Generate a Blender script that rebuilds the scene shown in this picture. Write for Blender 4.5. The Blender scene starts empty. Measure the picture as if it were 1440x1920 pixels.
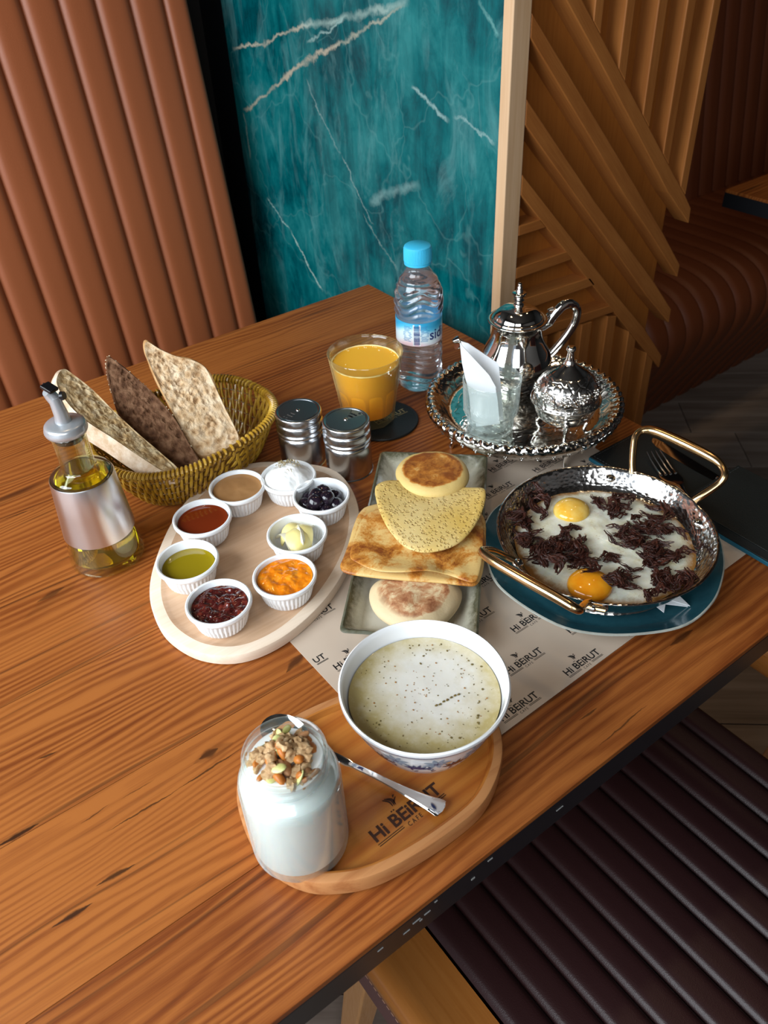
import bpy, math, random
from mathutils import Vector, Matrix, noise as mnoise
sc = bpy.context.scene
PI = math.pi; TAU = 2*PI
sin, cos = math.sin, math.cos
T = 0.75                       # height of the table top above the floor; builders below count z from the table top
# ------------------------------------------------------------------ camera
FPX = 1537.0
H = 0.55                       # camera height above the table
def _d(vx, vy):
    return Vector((vx-720, -(vy-960), -FPX)).normalized()
_X = _d(3485, -427); _Z = -_d(826, 2874); _Z = (_Z-_X*_X.dot(_Z)).normalized(); _Y = _Z.cross(_X)
ROT = Matrix((_X, _Y, _Z))     # camera to world
cd = bpy.data.cameras.new('camera'); cam = bpy.data.objects.new('camera', cd)
sc.collection.objects.link(cam)
cam.matrix_world = Matrix.Translation((0, 0, H+T)) @ ROT.to_4x4()
cd.sensor_fit = 'VERTICAL'; cd.sensor_height = 36; cd.lens = FPX/1920*36
cd.clip_start = .02
cd.dof.use_dof = True; cd.dof.focus_distance = .74; cd.dof.aperture_fstop = 13
sc.camera = cam
# ------------------------------------------------------------------ world, lights, exposure
w = bpy.data.worlds.new('world'); sc.world = w; w.use_nodes = True
w.node_tree.nodes['Background'].inputs[0].default_value = (.70, .82, 1, 1)
w.node_tree.nodes['Background'].inputs[1].default_value = .2
def area(name, loc, tgt, sx, sy, e, col):
    l = bpy.data.lights.new(name, 'AREA'); l.shape = 'RECTANGLE'; l.size = sx; l.size_y = sy; l.energy = e; l.color = col
    o = bpy.data.objects.new(name, l); sc.collection.objects.link(o); o.location = loc
    o.rotation_euler = (Vector(tgt)-Vector(loc)).to_track_quat('-Z', 'Y').to_euler(); return o
area('window_daylight', (-1.15, .55, 1.62), (.35, .62, .78), 1.5, 1.1, 27, (.86, .94, 1))
area('window_daylight_front', (-1.0, -1.2, 2.0), (.3, .6, .75), 1.0, 1.2, 9, (.92, .97, 1))
def spot(x, y):
    l = bpy.data.lights.new('ceiling_spot', 'SPOT'); l.energy = 3.5; l.color = (1, .72, .42); l.spot_size = 1.5; l.spot_blend = .8; l.shadow_soft_size = .05
    o = bpy.data.objects.new('ceiling_spot', l); sc.collection.objects.link(o); o.location = (x, y, 2.68)
for x, y in ((1.1, .75), (.2, 1.1), (1.9, .9)): spot(x, y)
sc.view_settings.view_transform = 'Standard'; sc.view_settings.look = 'None'
sc.view_settings.exposure = 1.1; sc.view_settings.gamma = 1.0; sc.view_settings.use_curve_mapping = False
sc.cycles.use_denoising = True
sc.cycles.max_bounces = 12; sc.cycles.transmission_bounces = 12; sc.cycles.transparent_max_bounces = 16
sc.cycles.sample_clamp_indirect = 6

# ------------------------------------------------------------------ helpers
def ray(px, py): return ROT @ Vector((px-720, -(py-960), -FPX))
def at(px, py, z=0.0):
    """the point of the horizontal plane z (above the table top) seen at a pixel of the photograph"""
    r = ray(px, py); t = (z-H)/r.z
    return Vector((r.x*t, r.y*t, z))
def on_plane(px, py, p0, n):
    r = ray(px, py); c = Vector((0, 0, H)); t = (p0-c).dot(n)/r.dot(n)
    return c+r*t
def tag(o, label=None, cat=None, group=None, kind=None):
    if label: o['label'] = label
    if cat: o['category'] = cat
    if group: o['group'] = group
    if kind: o['kind'] = kind
    return o
def empty(name, loc, rz=0):
    o = bpy.data.objects.new(name, None); sc.collection.objects.link(o)
    o.location = (loc[0], loc[1], loc[2]+T); o.rotation_euler = (0, 0, rz); o.empty_display_size = .01
    return o
def copy_tree(o, parent=None):
    c = o.copy(); sc.collection.objects.link(c)
    if parent: c.parent = parent
    for ch in list(o.children): copy_tree(ch, c)
    return c
class MB:
    def __init__(s): s.v = []; s.f = []
    def add(s, vs, fs):
        n = len(s.v); s.v += [tuple(v) for v in vs]; s.f += [tuple(n+i for i in f) for f in fs]; return s
    def box(s, x0, x1, y0, y1, z0, z1, M=None):
        vs = [Vector((x, y, z)) for x in (x0, x1) for y in (y0, y1) for z in (z0, z1)]
        if M: vs = [M @ v for v in vs]
        return s.add(vs, [(0, 1, 3, 2), (4, 6, 7, 5), (0, 4, 5, 1), (2, 3, 7, 6), (0, 2, 6, 4), (1, 5, 7, 3)])
    def lathe(s, prof, n=48, mod=None, c=(0, 0, 0), closed=False):
        vs = []
        for k in range(n):
            a = TAU*k/n
            for j, (r, z) in enumerate(prof):
                if mod: r, z = mod(r, z, a, j)
                vs.append((c[0]+r*cos(a), c[1]+r*sin(a), c[2]+z))
        m = len(prof); fs = []
        for k in range(n):
            k2 = (k+1) % n
            for j in range(m if closed else m-1):
                j2 = (j+1) % m
                fs.append((k*m+j, k2*m+j, k2*m+j2, k*m+j2))
        s.add(vs, fs)
        return s
    def tube(s, path, rad, n=8, closed=False, flat=None, up=None):
        path = [Vector(p) for p in path]; L = len(path)
        rads = rad if isinstance(rad, (list, tuple)) else [rad]*L
        prev = None; vs = []
        for i, p in enumerate(path):
            if closed: t = path[(i+1) % L]-path[i-1]
            else: t = path[min(i+1, L-1)]-path[max(i-1, 0)]
            t = t.normalized() if t.length > 1e-9 else Vector((0, 0, 1))
            if prev is None:
                u = Vector(up) if up else (Vector((0, 0, 1)) if abs(t.z) < .9 else Vector((1, 0, 0)))
            else: u = prev
            u = u-t*u.dot(t)
            if u.length < 1e-6: u = t.orthogonal()
            u.normalize(); prev = u; b = t.cross(u)
            r = rads[i]; ra, rb = (r, r) if not isinstance(r, tuple) else r
            if flat: rb = ra*flat
            for k in range(n):
                a = TAU*k/n; vs.append(p+b*(ra*cos(a))+u*(rb*sin(a)))
        fs = []
        for i in range(L if closed else L-1):
            i2 = (i+1) % L
            for k in range(n):
                k2 = (k+1) % n; fs.append((i*n+k, i*n+k2, i2*n+k2, i2*n+k))
        if not closed: fs += [tuple(range(n))[::-1], tuple((L-1)*n+k for k in range(n))]
        return s.add(vs, fs)
    def prism(s, poly, z0, z1, M=None):
        n = len(poly)
        vs = [Vector((x, y, z0)) for x, y in poly]+[Vector((x, y, z1)) for x, y in poly]
        if M: vs = [M @ v for v in vs]
        return s.add(vs, [tuple(range(n))[::-1], tuple(range(n, 2*n))]+[(i, (i+1) % n, n+(i+1) % n, n+i) for i in range(n)])
    def ball(s, c, r, nu=16, nv=10, M=None, nz=0, fr=40):
        vs = []; c = Vector(c); rx, ry, rz = r if isinstance(r, (tuple, list)) else (r, r, r)
        for j in range(nv+1):
            th = PI*j/nv
            for i in range(nu):
                a = TAU*i/nu; d = Vector((sin(th)*cos(a), sin(th)*sin(a), cos(th)))
                q = Vector((d.x*rx, d.y*ry, d.z*rz))
                if nz: q *= 1+nz*mnoise.noise((c+q)*fr)
                if M: q = M @ q
                vs.append(c+q)
        return s.add(vs, [(j*nu+i, (j+1)*nu+i, (j+1)*nu+(i+1) % nu, j*nu+(i+1) % nu) for j in range(nv) for i in range(nu)])
    def grid(s, fn, nu, nv):
        vs = [fn(i/nu, j/nv) for j in range(nv+1) for i in range(nu+1)]
        return s.add(vs, [(j*(nu+1)+i, j*(nu+1)+i+1, (j+1)*(nu+1)+i+1, (j+1)*(nu+1)+i) for j in range(nv) for i in range(nu)])
    def loft(s, rings, cap=True):
        """closed rings of equal length"""
        n = len(rings[0]); b = len(s.v); vs = [p for r in rings for p in r]; fs = []
        for j in range(len(rings)-1):
            for i in range(n):
                i2 = (i+1) % n; fs.append((j*n+i, j*n+i2, (j+1)*n+i2, (j+1)*n+i))
        if cap: fs += [tuple(range(n))[::-1], tuple((len(rings)-1)*n+i for i in range(n))]
        return s.add(vs, fs)
    def build(s, name, mat, parent=None, smooth=True, loc=None, bevel=0, sub=0):
        me = bpy.data.meshes.new(name); me.from_pydata(s.v, [], s.f); me.materials.append(mat)
        if smooth: me.polygons.foreach_set('use_smooth', [True]*len(me.polygons))
        me.update()
        import bmesh
        bm = bmesh.new(); bm.from_mesh(me); bmesh.ops.remove_doubles(bm, verts=bm.verts, dist=1e-6)
        bmesh.ops.recalc_face_normals(bm, faces=bm.faces); bm.to_mesh(me); bm.free()
        if smooth: me.set_sharp_from_angle(angle=math.radians(42))
        o = bpy.data.objects.new(name, me); sc.collection.objects.link(o)
        if parent: o.parent = parent
        else: o.location = (0, 0, T) if loc is None else (loc[0], loc[1], loc[2]+T)
        if bevel:
            m = o.modifiers.new('bevel', 'BEVEL'); m.width = bevel; m.segments = 3; m.limit_method = 'ANGLE'; m.angle_limit = .6
        if sub:
            m = o.modifiers.new('sub', 'SUBSURF'); m.levels = sub; m.render_levels = sub
        return o
def spline(pts, n=8, closed=False):
    """Catmull-Rom through points"""
    P = [Vector(p) for p in pts]; L = len(P); out = []
    for i in range(L if closed else L-1):
        if closed: a, b, c, d = P[i-1], P[i], P[(i+1) % L], P[(i+2) % L]
        else: a, b, c, d = P[max(i-1, 0)], P[i], P[i+1], P[min(i+2, L-1)]
        for k in range(n):
            t = k/n; t2 = t*t; t3 = t2*t
            out.append(.5*((2*b)+(c-a)*t+(2*a-5*b+4*c-d)*t2+(3*b-a-3*c+d)*t3))
    if not closed: out.append(P[-1])
    return out
def rprof(pts, n=4): return [(max(p[0], 0), p[1]) for p in spline([(a, b, 0) for a, b in pts], n)]
def fbm(p, f, o=3):
    return mnoise.fractal(Vector(p)*f, 1.0, 2.0, o, noise_basis='PERLIN_ORIGINAL')
def slab(outline, thick, nr=10, dome=0.0, rough=0.0, fr=60, edge=.25, under=None, seed=0, bow=None):
    """flat food: outline of 3D points, polar grid, rounded edge"""
    mb = MB(); n = len(outline); c = sum((Vector(p) for p in outline), Vector())/n
    rs = [1-(1-k/nr)**1.6 for k in range(1, nr+1)]
    def z(s): return math.sqrt(max(0, 1-max(0, (s-(1-edge))/edge)**2))
    for side in (1, -1):
        rings = []
        for s in rs:
            ring = []
            for p in outline:
                p = Vector(p); q = c+(p-c)*s; q.z = c.z+(p.z-c.z)*s*s; h = thick*.5*z(s)
                if side > 0: h += dome*(1-s*s)
                if rough: h += rough*fbm((q.x+seed, q.y, side), fr)*min(1, (1-s)*6)
                if bow: q = Vector((q.x, q.y, q.z+bow(q, s)))
                ring.append((q.x, q.y, q.z+thick*.5+side*h))
            rings.append(ring)
        b = len(mb.v); mb.loft(rings, cap=False)
        cc = c.copy(); cz = cc.z+(bow(cc, 0) if bow else 0)+thick*.5+side*(thick*.5+(dome if side > 0 else 0))
        mb.v.append((cc.x, cc.y, cz)); ci = len(mb.v)-1
        mb.f += [(ci, b+i, b+(i+1) % n) for i in range(n)]
    return mb

# ------------------------------------------------------------------ materials
class Sh:
    def __init__(s, name, col=(.5, .5, .5), rough=.5, metal=0, spec=.5, trans=0, ior=1.45, coat=0, sss=0, sheen=0):
        m = bpy.data.materials.new(name); m.use_nodes = True; s.m = m; s.nt = m.node_tree; s.b = s.nt.nodes['Principled BSDF']
        s.out = s.nt.nodes['Material Output']
        b = s.b.inputs; b['Base Color'].default_value = (*col, 1); b['Roughness'].default_value = rough; b['Metallic'].default_value = metal
        b['Specular IOR Level'].default_value = spec; b['Transmission Weight'].default_value = trans; b['IOR'].default_value = ior
        b['Coat Weight'].default_value = coat; b['Coat Roughness'].default_value = .08
        if sss: b['Subsurface Weight'].default_value = sss; b['Subsurface Radius'].default_value = (.012, .008, .005); b['Subsurface Scale'].default_value = .6
        if sheen: b['Sheen Weight'].default_value = sheen
        s._tc = None
    def N(s, t, **kw):
        n = s.nt.nodes.new(t)
        for k, v in kw.items(): setattr(n, k, v)
        return n
    def L(s, a, b): s.nt.links.new(a, b)
    def put(s, inp, v):
        if isinstance(v, bpy.types.NodeSocket): s.L(v, inp)
        elif v is not None:
            inp.default_value = (*v, 1) if isinstance(v, tuple) and len(v) == 3 and inp.type == 'RGBA' else v
    def co(s, scale=(1, 1, 1), rot=(0, 0, 0), loc=(0, 0, 0), kind='Object'):
        if s._tc is None: s._tc = s.N('ShaderNodeTexCoord')
        mp = s.N('ShaderNodeMapping'); s.L(s._tc.outputs[kind], mp.inputs[0])
        mp.inputs['Scale'].default_value = scale; mp.inputs['Rotation'].default_value = rot; mp.inputs['Location'].default_value = loc
        return mp.outputs[0]
    def noise(s, vec, scale=5, detail=3, rough=.5, dist=0, col=False):
        n = s.N('ShaderNodeTexNoise'); s.put(n.inputs['Vector'], vec); n.inputs['Scale'].default_value = scale
        n.inputs['Detail'].default_value = detail; n.inputs['Roughness'].default_value = rough; n.inputs['Distortion'].default_value = dist
        return n.outputs['Color' if col else 'Fac']
    def vor(s, vec, scale=5, feature='F1', out='Distance', rnd=1):
        n = s.N('ShaderNodeTexVoronoi', feature=feature); s.put(n.inputs['Vector'], vec); n.inputs['Scale'].default_value = scale
        n.inputs['Randomness'].default_value = rnd
        return n.outputs[out]
    def wave(s, vec, scale=5, dist=0, detail=2, dscale=1, wt='BANDS', d='X', prof='SIN'):
        n = s.N('ShaderNodeTexWave', wave_type=wt, wave_profile=prof); s.put(n.inputs['Vector'], vec)
        if wt == 'BANDS': n.bands_direction = d
        else: n.rings_direction = d
        n.inputs['Scale'].default_value = scale; n.inputs['Distortion'].default_value = dist; n.inputs['Detail'].default_value = detail
        n.inputs['Detail Scale'].default_value = dscale
        return n.outputs['Fac']
    def ramp(s, f, stops, interp='LINEAR'):
        n = s.N('ShaderNodeValToRGB'); s.put(n.inputs[0], f); cr = n.color_ramp; cr.interpolation = interp
        while len(cr.elements) < len(stops): cr.elements.new(.5)
        for e, (p, c) in zip(cr.elements, stops):
            e.position = p; e.color = (*c, 1) if isinstance(c, tuple) else (c, c, c, 1)
        return n.outputs[0]
    def mix(s, f, a, b, mode='MIX'):
        n = s.N('ShaderNodeMix', data_type='RGBA', blend_type=mode); s.put(n.inputs[0], f); s.put(n.inputs[6], a); s.put(n.inputs[7], b)
        return n.outputs[2]
    def math(s, op, a, b=0.0, clamp=False):
        n = s.N('ShaderNodeMath', operation=op, use_clamp=clamp); s.put(n.inputs[0], a); s.put(n.inputs[1], b); return n.outputs[0]
    def sep(s, vec):
        n = s.N('ShaderNodeSeparateXYZ'); s.put(n.inputs[0], vec); return n.outputs
    def comb(s, x, y, z):
        n = s.N('ShaderNodeCombineXYZ'); s.put(n.inputs[0], x); s.put(n.inputs[1], y); s.put(n.inputs[2], z); return n.outputs[0]
    def info(s): return s.N('ShaderNodeObjectInfo').outputs['Random']
    def bump(s, h, strength=.3, dist=.001):
        n = s.N('ShaderNodeBump'); s.put(n.inputs['Height'], h); n.inputs['Strength'].default_value = strength; n.inputs['Distance'].default_value = dist
        s.L(n.outputs[0], s.b.inputs['Normal']); return s
    def color(s, c): s.put(s.b.inputs['Base Color'], c); return s
    def rough(s, c): s.put(s.b.inputs['Roughness'], c); return s

def wood(name, dark, mid, light, gx=1, scale=1.0, rough=.42, axis='X', cracks=False, bump=.25, spec=.5, coat=0, vary=.25, wring=.2, wf=34):
    s = Sh(name, rough=rough, spec=spec, coat=coat)
    rnd = s.info()
    base = s.co()
    sp = s.sep(base)
    off = s.math('MULTIPLY', rnd, 3.7)
    a, b, c = {'X': (0, 1, 2), 'Y': (1, 0, 2), 'Z': (2, 0, 1)}[axis]
    lx = s.math('ADD', sp[a], off); ly = s.math('ADD', sp[b], off); lz = sp[c]
    v1 = s.comb(s.math('MULTIPLY', lx, .9*scale), s.math('MULTIPLY', ly, 7*scale), s.math('MULTIPLY', lz, 7*scale))
    warp = s.noise(v1, 1.3, 3, .5)
    rings = s.comb(s.math('MULTIPLY', lx, .25), s.math('ADD', s.math('MULTIPLY', ly, 1.0), s.math('MULTIPLY', warp, .11/scale)), lz)
    wv = s.wave(rings, wf*scale*.5, 4.0 if cracks else 2.2, 4, .8, 'BANDS', 'Y', 'SIN')
    if cracks: wv = s.mix(s.ramp(s.noise(s.comb(s.math('MULTIPLY', lx, 3), s.math('MULTIPLY', ly, 9), 0.0), 1.7, 3), [(.36, 1.0), (.62, .50)]), (.55, .55, .55), wv)
    v2 = s.comb(s.math('MULTIPLY', lx, 6*scale), s.math('MULTIPLY', ly, 260*scale), s.math('MULTIPLY', lz, 260*scale))
    fine = s.noise(v2, 1, 4, .65)
    if cracks:
        vf = s.comb(s.math('MULTIPLY', lx, 22), s.math('MULTIPLY', ly, 1100), 0.0)
        fine = s.math('ADD', s.math('MULTIPLY', fine, .55), s.math('MULTIPLY', s.noise(vf, 1, 3, .6), .45))
    v3 = s.comb(s.math('MULTIPLY', lx, 2.2*scale), s.math('MULTIPLY', ly, 12*scale), s.math('MULTIPLY', lz, 12*scale))
    tone = s.noise(v3, 1.6, 4, .6)
    f = s.math('ADD', s.math('ADD', s.math('MULTIPLY', wv, wring), s.math('MULTIPLY', fine, .62 if cracks else .42)), s.math('ADD', s.math('MULTIPLY', tone, .46), (.17 if cracks else .27)-.5*wring))
    f = s.math('ADD', f, s.math('MULTIPLY', s.math('SUBTRACT', rnd, .5), vary))
    col = s.ramp(f, [(.3, dark), (.55, mid), (.82, light)])
    if cracks:
        v4 = s.comb(s.math('MULTIPLY', lx, 1.9), s.math('ADD', s.math('MULTIPLY', ly, 26), s.math('MULTIPLY', warp, 2.2)), 0.0)
        m = s.vor(v4, 1.5); k = s.ramp(m, [(.06, 1.0), (.17, 0.0)])
        v5 = s.comb(s.math('MULTIPLY', lx, 1.3), s.math('ADD', s.math('MULTIPLY', ly, 150), s.math('MULTIPLY', warp, 9.0)), 3.0)
        k2 = s.ramp(s.noise(v5, 1.0, 2, .5), [(.635, 0.0), (.69, .85)])
        kk = s.math('MAXIMUM', k, k2)
        col = s.mix(s.math('MULTIPLY', kk, .6), col, (.035, .012, .005))
        wob = s.math('SUBTRACT', s.noise(base, 38, 4, .7), .5)
        for (x0, y0, x1, y1, wd, am) in CRACKS:
            Lc = math.hypot(x1-x0, y1-y0); ux, uy = (x1-x0)/Lc, (y1-y0)/Lc
            dx = s.math('SUBTRACT', sp[0], x0); dy = s.math('SUBTRACT', sp[1], y0)
            t_ = s.math('DIVIDE', s.math('ADD', s.math('MULTIPLY', dx, ux), s.math('MULTIPLY', dy, uy)), Lc)
            dd = s.math('ABSOLUTE', s.math('ADD', s.math('ADD', s.math('MULTIPLY', dx, -uy), s.math('MULTIPLY', dy, ux)), s.math('MULTIPLY', wob, .005)))
            prof_ = s.ramp(t_, [(0, 0.0), (.45, 1.0), (.6, 1.0), (1, 0.0)])
            a_ = s.math('MULTIPLY', s.ramp(s.math('DIVIDE', dd, s.math('ADD', s.math('MULTIPLY', prof_, wd), .00005)), [(.35, 1.0), (1.0, 0.0)]), am)
            col = s.mix(s.math('MULTIPLY', a_, s.ramp(prof_, [(0, 0.0), (.1, 1.0)])), col, (.022, .007, .003))
        f = s.math('SUBTRACT', f, s.math('MULTIPLY', kk, .5))
    s.color(col); s.bump(f, bump, .0006); s.rough(s.ramp(fine, [(.3, rough+.1), (.7, rough-.06)]))
    return s.m
def thin_glass(name, col=(.97, .99, .98), ior=1.45, rough=0, body=0.0, bodycol=(.6, .8, .8), edge=.0):
    s = Sh(name); nt = s.nt
    tr = s.N('ShaderNodeBsdfTransparent'); tr.inputs[0].default_value = (*col, 1)
    gl = s.N('ShaderNodeBsdfGlossy'); gl.inputs['Roughness'].default_value = rough; gl.inputs[0].default_value = (1, 1, 1, 1)
    lw = s.N('ShaderNodeLayerWeight'); lw.inputs[0].default_value = .5
    f = s.math('ADD', s.math('MULTIPLY', s.math('POWER', lw.outputs['Facing'], 3.2), .85), .05)
    mx = s.N('ShaderNodeMixShader'); s.L(f, mx.inputs[0]); s.L(tr.outputs[0], mx.inputs[1]); s.L(gl.outputs[0], mx.inputs[2])
    o = mx.outputs[0]
    if body:
        df = s.N('ShaderNodeBsdfDiffuse'); df.inputs[0].default_value = (*bodycol, 1)
        m2 = s.N('ShaderNodeMixShader'); s.L(s.math('ADD', s.math('MULTIPLY', s.math('POWER', lw.outputs['Facing'], 4.0), edge), body), m2.inputs[0]); s.L(o, m2.inputs[1]); s.L(df.outputs[0], m2.inputs[2]); o = m2.outputs[0]
    s.L(o, s.out.inputs[0]); return s.m
def leather(name, col, col2, rough=.38, coat=0):
    s = Sh(name, rough=rough, spec=.45, coat=coat)
    v = s.co()
    n = s.noise(v, 3, 3, .5); s.color(s.mix(n, col, col2))
    h = s.math('ADD', s.vor(v, 900), s.math('MULTIPLY', s.noise(v, 260, 3, .6), .8)); s.bump(h, .22, .0004)
    return s.m
M = {}
CRACKS = []
for a, b, wd, am in (((-10, 1590), (75, 1543), .0028, .9), ((95, 1742), (175, 1692), .0026, .9), ((178, 1662), (255, 1620), .0024, .85), ((195, 1563), (340, 1476), .0010, .8), ((330, 1482), (455, 1402), .0012, .8),
                     ((150, 1545), (205, 1508), .0007, .7), ((372, 1424), (410, 1403), .0055, .75), ((360, 1432), (440, 1392), .0100, .25), ((68, 1425), (108, 1408), .0016, .8), ((68, 1130), (122, 1100), .0060, .6), ((40, 1165), (150, 1085), .012, .2),
                     ((535, 1262), (572, 1222), .0060, .7), ((-5, 978), (70, 952), .0010, .8), ((1085, 1352), (1120, 1326), .0014, .7), ((1255, 1212), (1300, 1180), .0050, .7), ((1120, 1400), (1215, 1320), .0010, .7),
                     ((225, 1500), (290, 1462), .0006, .6), ((20, 730), (80, 712), .004, .5), ((640, 690), (720, 655), .004, .35), ((100, 905), (200, 868), .003, .35), ((760, 1160), (790, 1140), .001, .5)):
    p_, q_ = at(*a), at(*b); CRACKS.append((p_.x, p_.y-.63, q_.x, q_.y-.63, wd, am))
M['table'] = wood('table_wood', (.045, .0095, .002), (.185, .045, .0085), (.36, .115, .024), scale=1.0, spec=.3, rough=.40, cracks=True, vary=.14, bump=.22, wring=.26, wf=84)
M['table_edge'] = Sh('black_table_edge', (.012, .012, .014), .35).m
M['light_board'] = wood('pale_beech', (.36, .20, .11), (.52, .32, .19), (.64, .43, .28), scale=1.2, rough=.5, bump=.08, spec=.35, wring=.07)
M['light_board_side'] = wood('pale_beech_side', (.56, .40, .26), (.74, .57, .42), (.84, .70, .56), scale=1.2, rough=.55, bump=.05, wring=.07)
M['acacia'] = wood('oiled_acacia', (.17, .040, .007), (.36, .105, .016), (.50, .19, .034), scale=1.0, rough=.33, bump=.12)
M['acacia_rim'] = wood('acacia_rim', (.16, .045, .014), (.34, .115, .034), (.50, .22, .08), scale=1.6, rough=.42, bump=.12)
M['slat'] = wood('oak_slat', (.15, .042, .007), (.29, .090, .016), (.40, .145, .032), scale=2.5, rough=.5, bump=.15, axis='X', vary=.1, wring=.05)
M['slat_v'] = wood('oak_slat_upright', (.15, .042, .007), (.29, .090, .016), (.40, .145, .032), scale=2.5, rough=.5, bump=.15, axis='Z', vary=.1, wring=.05)
M['post'] = wood('oak_post_lit', (.42, .22, .10), (.55, .33, .17), (.66, .44, .26), scale=1.2, rough=.5, bump=.12, axis='Z', wring=.07)  # paler than the slats: strong window light put into the oak colour
M['backing'] = wood('oak_backing', (.17, .046, .006), (.27, .080, .011), (.36, .12, .019), scale=2.0, rough=.45, bump=.1, axis='Z', wring=.07)
M['chair_wood'] = wood('chair_wood', (.26, .075, .012), (.38, .125, .022), (.48, .18, .04), scale=1.4, rough=.24, bump=.05, axis='Y', wring=.07)
M['leg_wood'] = wood('leg_wood', (.42, .17, .055), (.56, .25, .09), (.66, .33, .13), scale=1.4, rough=.35, bump=.05, axis='Z', wring=.07)
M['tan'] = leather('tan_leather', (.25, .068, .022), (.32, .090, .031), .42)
M['tan_shaded'] = leather('tan_leather_shaded', (.17, .043, .014), (.21, .056, .019), .5)  # same tan leather, darkened: shade on the benches put into the colour
M['brown'] = leather('dark_brown_leather', (.030, .010, .010), (.042, .015, .015), .40)
M['rose'] = leather('rose_brown_leather', (.15, .070, .062), (.19, .09, .08), .5)
M['black'] = leather('black_leather', (.008, .010, .010), (.013, .016, .016), .42)
M['teal_edge'] = Sh('teal_edge', (.01, .10, .15), .5).m
M['thread'] = Sh('thread', (.42, .22, .14), .7).m
M['dark_thread'] = Sh('dark_thread', (.05, .05, .05), .7).m
M['chrome'] = Sh('chrome', (.86, .85, .83), .07, 1).m
M['steel'] = Sh('steel', (.58, .59, .61), .24, 1).m
def _brushed():
    s = Sh('brushed_steel', (.72, .72, .73), .3, 1); v = s.co((2, 2, 900)); s.bump(s.noise(v, 1, 2), .12, .0002); return s.m
M['brushed'] = _brushed()
def _silver(name, scale, strength, dist, rough=.12):
    s = Sh(name, (.80, .78, .74), rough, 1); v = s.co()
    a = s.vor(v, scale, 'DISTANCE_TO_EDGE'); b = s.wave(v, scale*.35, 9, 2, 1.5, 'RINGS', 'Z')
    h = s.math('ADD', s.ramp(a, [(.03, 0.0), (.16, 1.0)]), s.math('MULTIPLY', s.ramp(b, [(.4, 0.0), (.6, 1.0)]), .7))
    s.color(s.mix(s.ramp(h, [(.1, 1.0), (.7, 0.0)]), (.82, .80, .76), (.50, .46, .41)))
    s.bump(h, strength, dist); return s.m
M['embossed'] = _silver('embossed_silver', 95, .38, .0012, .17)
M['engraved'] = _silver('engraved_silver', 70, .16, .0006, .10)
M['silver'] = Sh('polished_silver', (.80, .78, .74), .06, 1).m
def _hammer():
    s = Sh('hammered_steel', (.62, .60, .58), .15, 1); v = s.co((1, 1, 1.6)); s.bump(s.vor(v, 180), .38, .0015); return s.m
M['hammered'] = _hammer()
def _oldpan():
    s = Sh('pan_inside', (.62, .60, .58), .15, 1); v = s.co((1, 1, 1.6)); s.bump(s.vor(v, 180), .38, .0015)
    n = s.noise(s.co(), 28, 4, .6); s.color(s.mix(s.ramp(n, [(.52, 0.0), (.66, .7)]), (.66, .64, .62), (.20, .11, .05))); return s.m
M['pan_in'] = _oldpan()
M['brass'] = Sh('brass', (.66, .44, .22), .2, 1).m
M['ceramic'] = Sh('white_ceramic', (.86, .88, .90), .13, coat=.3, sss=.05).m
M['porcelain'] = Sh('white_porcelain', (.86, .87, .88), .1, coat=.3).m
M['glass'] = thin_glass('clear_glass', (.95, .975, .97))
M['glass_juice_tint'] = thin_glass('tumbler_glass', (.95, .94, .86), body=.03, bodycol=(.75, .58, .25), edge=.55)  # clear tumbler; amber edge tint paints in the juice refracted near the rim
M['jar_glass'] = thin_glass('jar_glass', (.972, .995, .99), body=.03, bodycol=(.70, .86, .85), edge=.35)
M['cut_glass'] = thin_glass('cut_glass', (.93, .96, .95), body=.07, bodycol=(.70, .78, .76), edge=.45)
M['pet'] = thin_glass('bottle_plastic', (.94, .97, 1), 1.5, .02, body=.05, bodycol=(.7, .85, 1))
def _water():
    s = Sh('water', (.93, .97, 1), .0, trans=1, ior=1.33); s.bump(s.noise(s.co((1, 1, 2.2)), 60, 2, .5), .35, .002); return s.m
M['water'] = _water()
M['oil'] = Sh('bottle_oil', (.85, .62, .03), .0, trans=.96, ior=1.46).m
M['oil_glass'] = thin_glass('oil_bottle_glass', (.93, .95, .80))
def _juice():
    s = Sh('orange_juice', (.90, .42, .02), .25, sss=.3); z = s.sep(s.co())[2]
    n = s.noise(s.co(), 40, 3, .6)
    s.color(s.ramp(s.math('ADD', s.math('MULTIPLY', z, 9.0), s.math('MULTIPLY', n, .12)), [(.12, (.88, .25, .006)), (.62, (.93, .47, .03))])); return s.m
M['juice'] = _juice()
M['foam'] = Sh('juice_foam', (.92, .74, .34), .5).m
def food(name, stops, scale=60, rough=.5, bump=.3, dist=.001, detail=5, sss=.1, spec=.4, coat=0, nr=.65):
    s = Sh(name, rough=rough, sss=sss, spec=spec, coat=coat); n = s.noise(s.co(), scale, detail, nr)
    s.color(s.ramp(n, stops)); s.bump(n, bump, dist); return s.m
M['yogurt'] = Sh('yogurt', (.88, .88, .85), .35, sss=.3).m
M['labneh'] = food('labneh', [(.3, (.86, .87, .86)), (.7, (.93, .93, .92))], 70, .4, .5, .002)
M['placemat'] = Sh('kraft_paper', (.60, .47, .36), .45, spec=.4).m
def _pm():
    s = Sh('placemat_paper', rough=.38, spec=.45); n = s.noise(s.co(), 9, 3, .5); s.color(s.ramp(n, [(.3, (.52, .41, .32)), (.7, (.62, .51, .41))])); return s.m
M['placemat'] = _pm()
M['ink'] = Sh('black_ink', (.012, .012, .014), .5).m
M['brand'] = Sh('burnt_brand', (.045, .014, .006), .7).m
M['gold'] = Sh('gold_print', (.55, .42, .2), .4, .6).m
M['napkin'] = Sh('white_napkin', (.85, .86, .87), .7, sss=.1).m
M['plastic_black'] = Sh('black_plastic', (.01, .01, .012), .2).m
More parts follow.
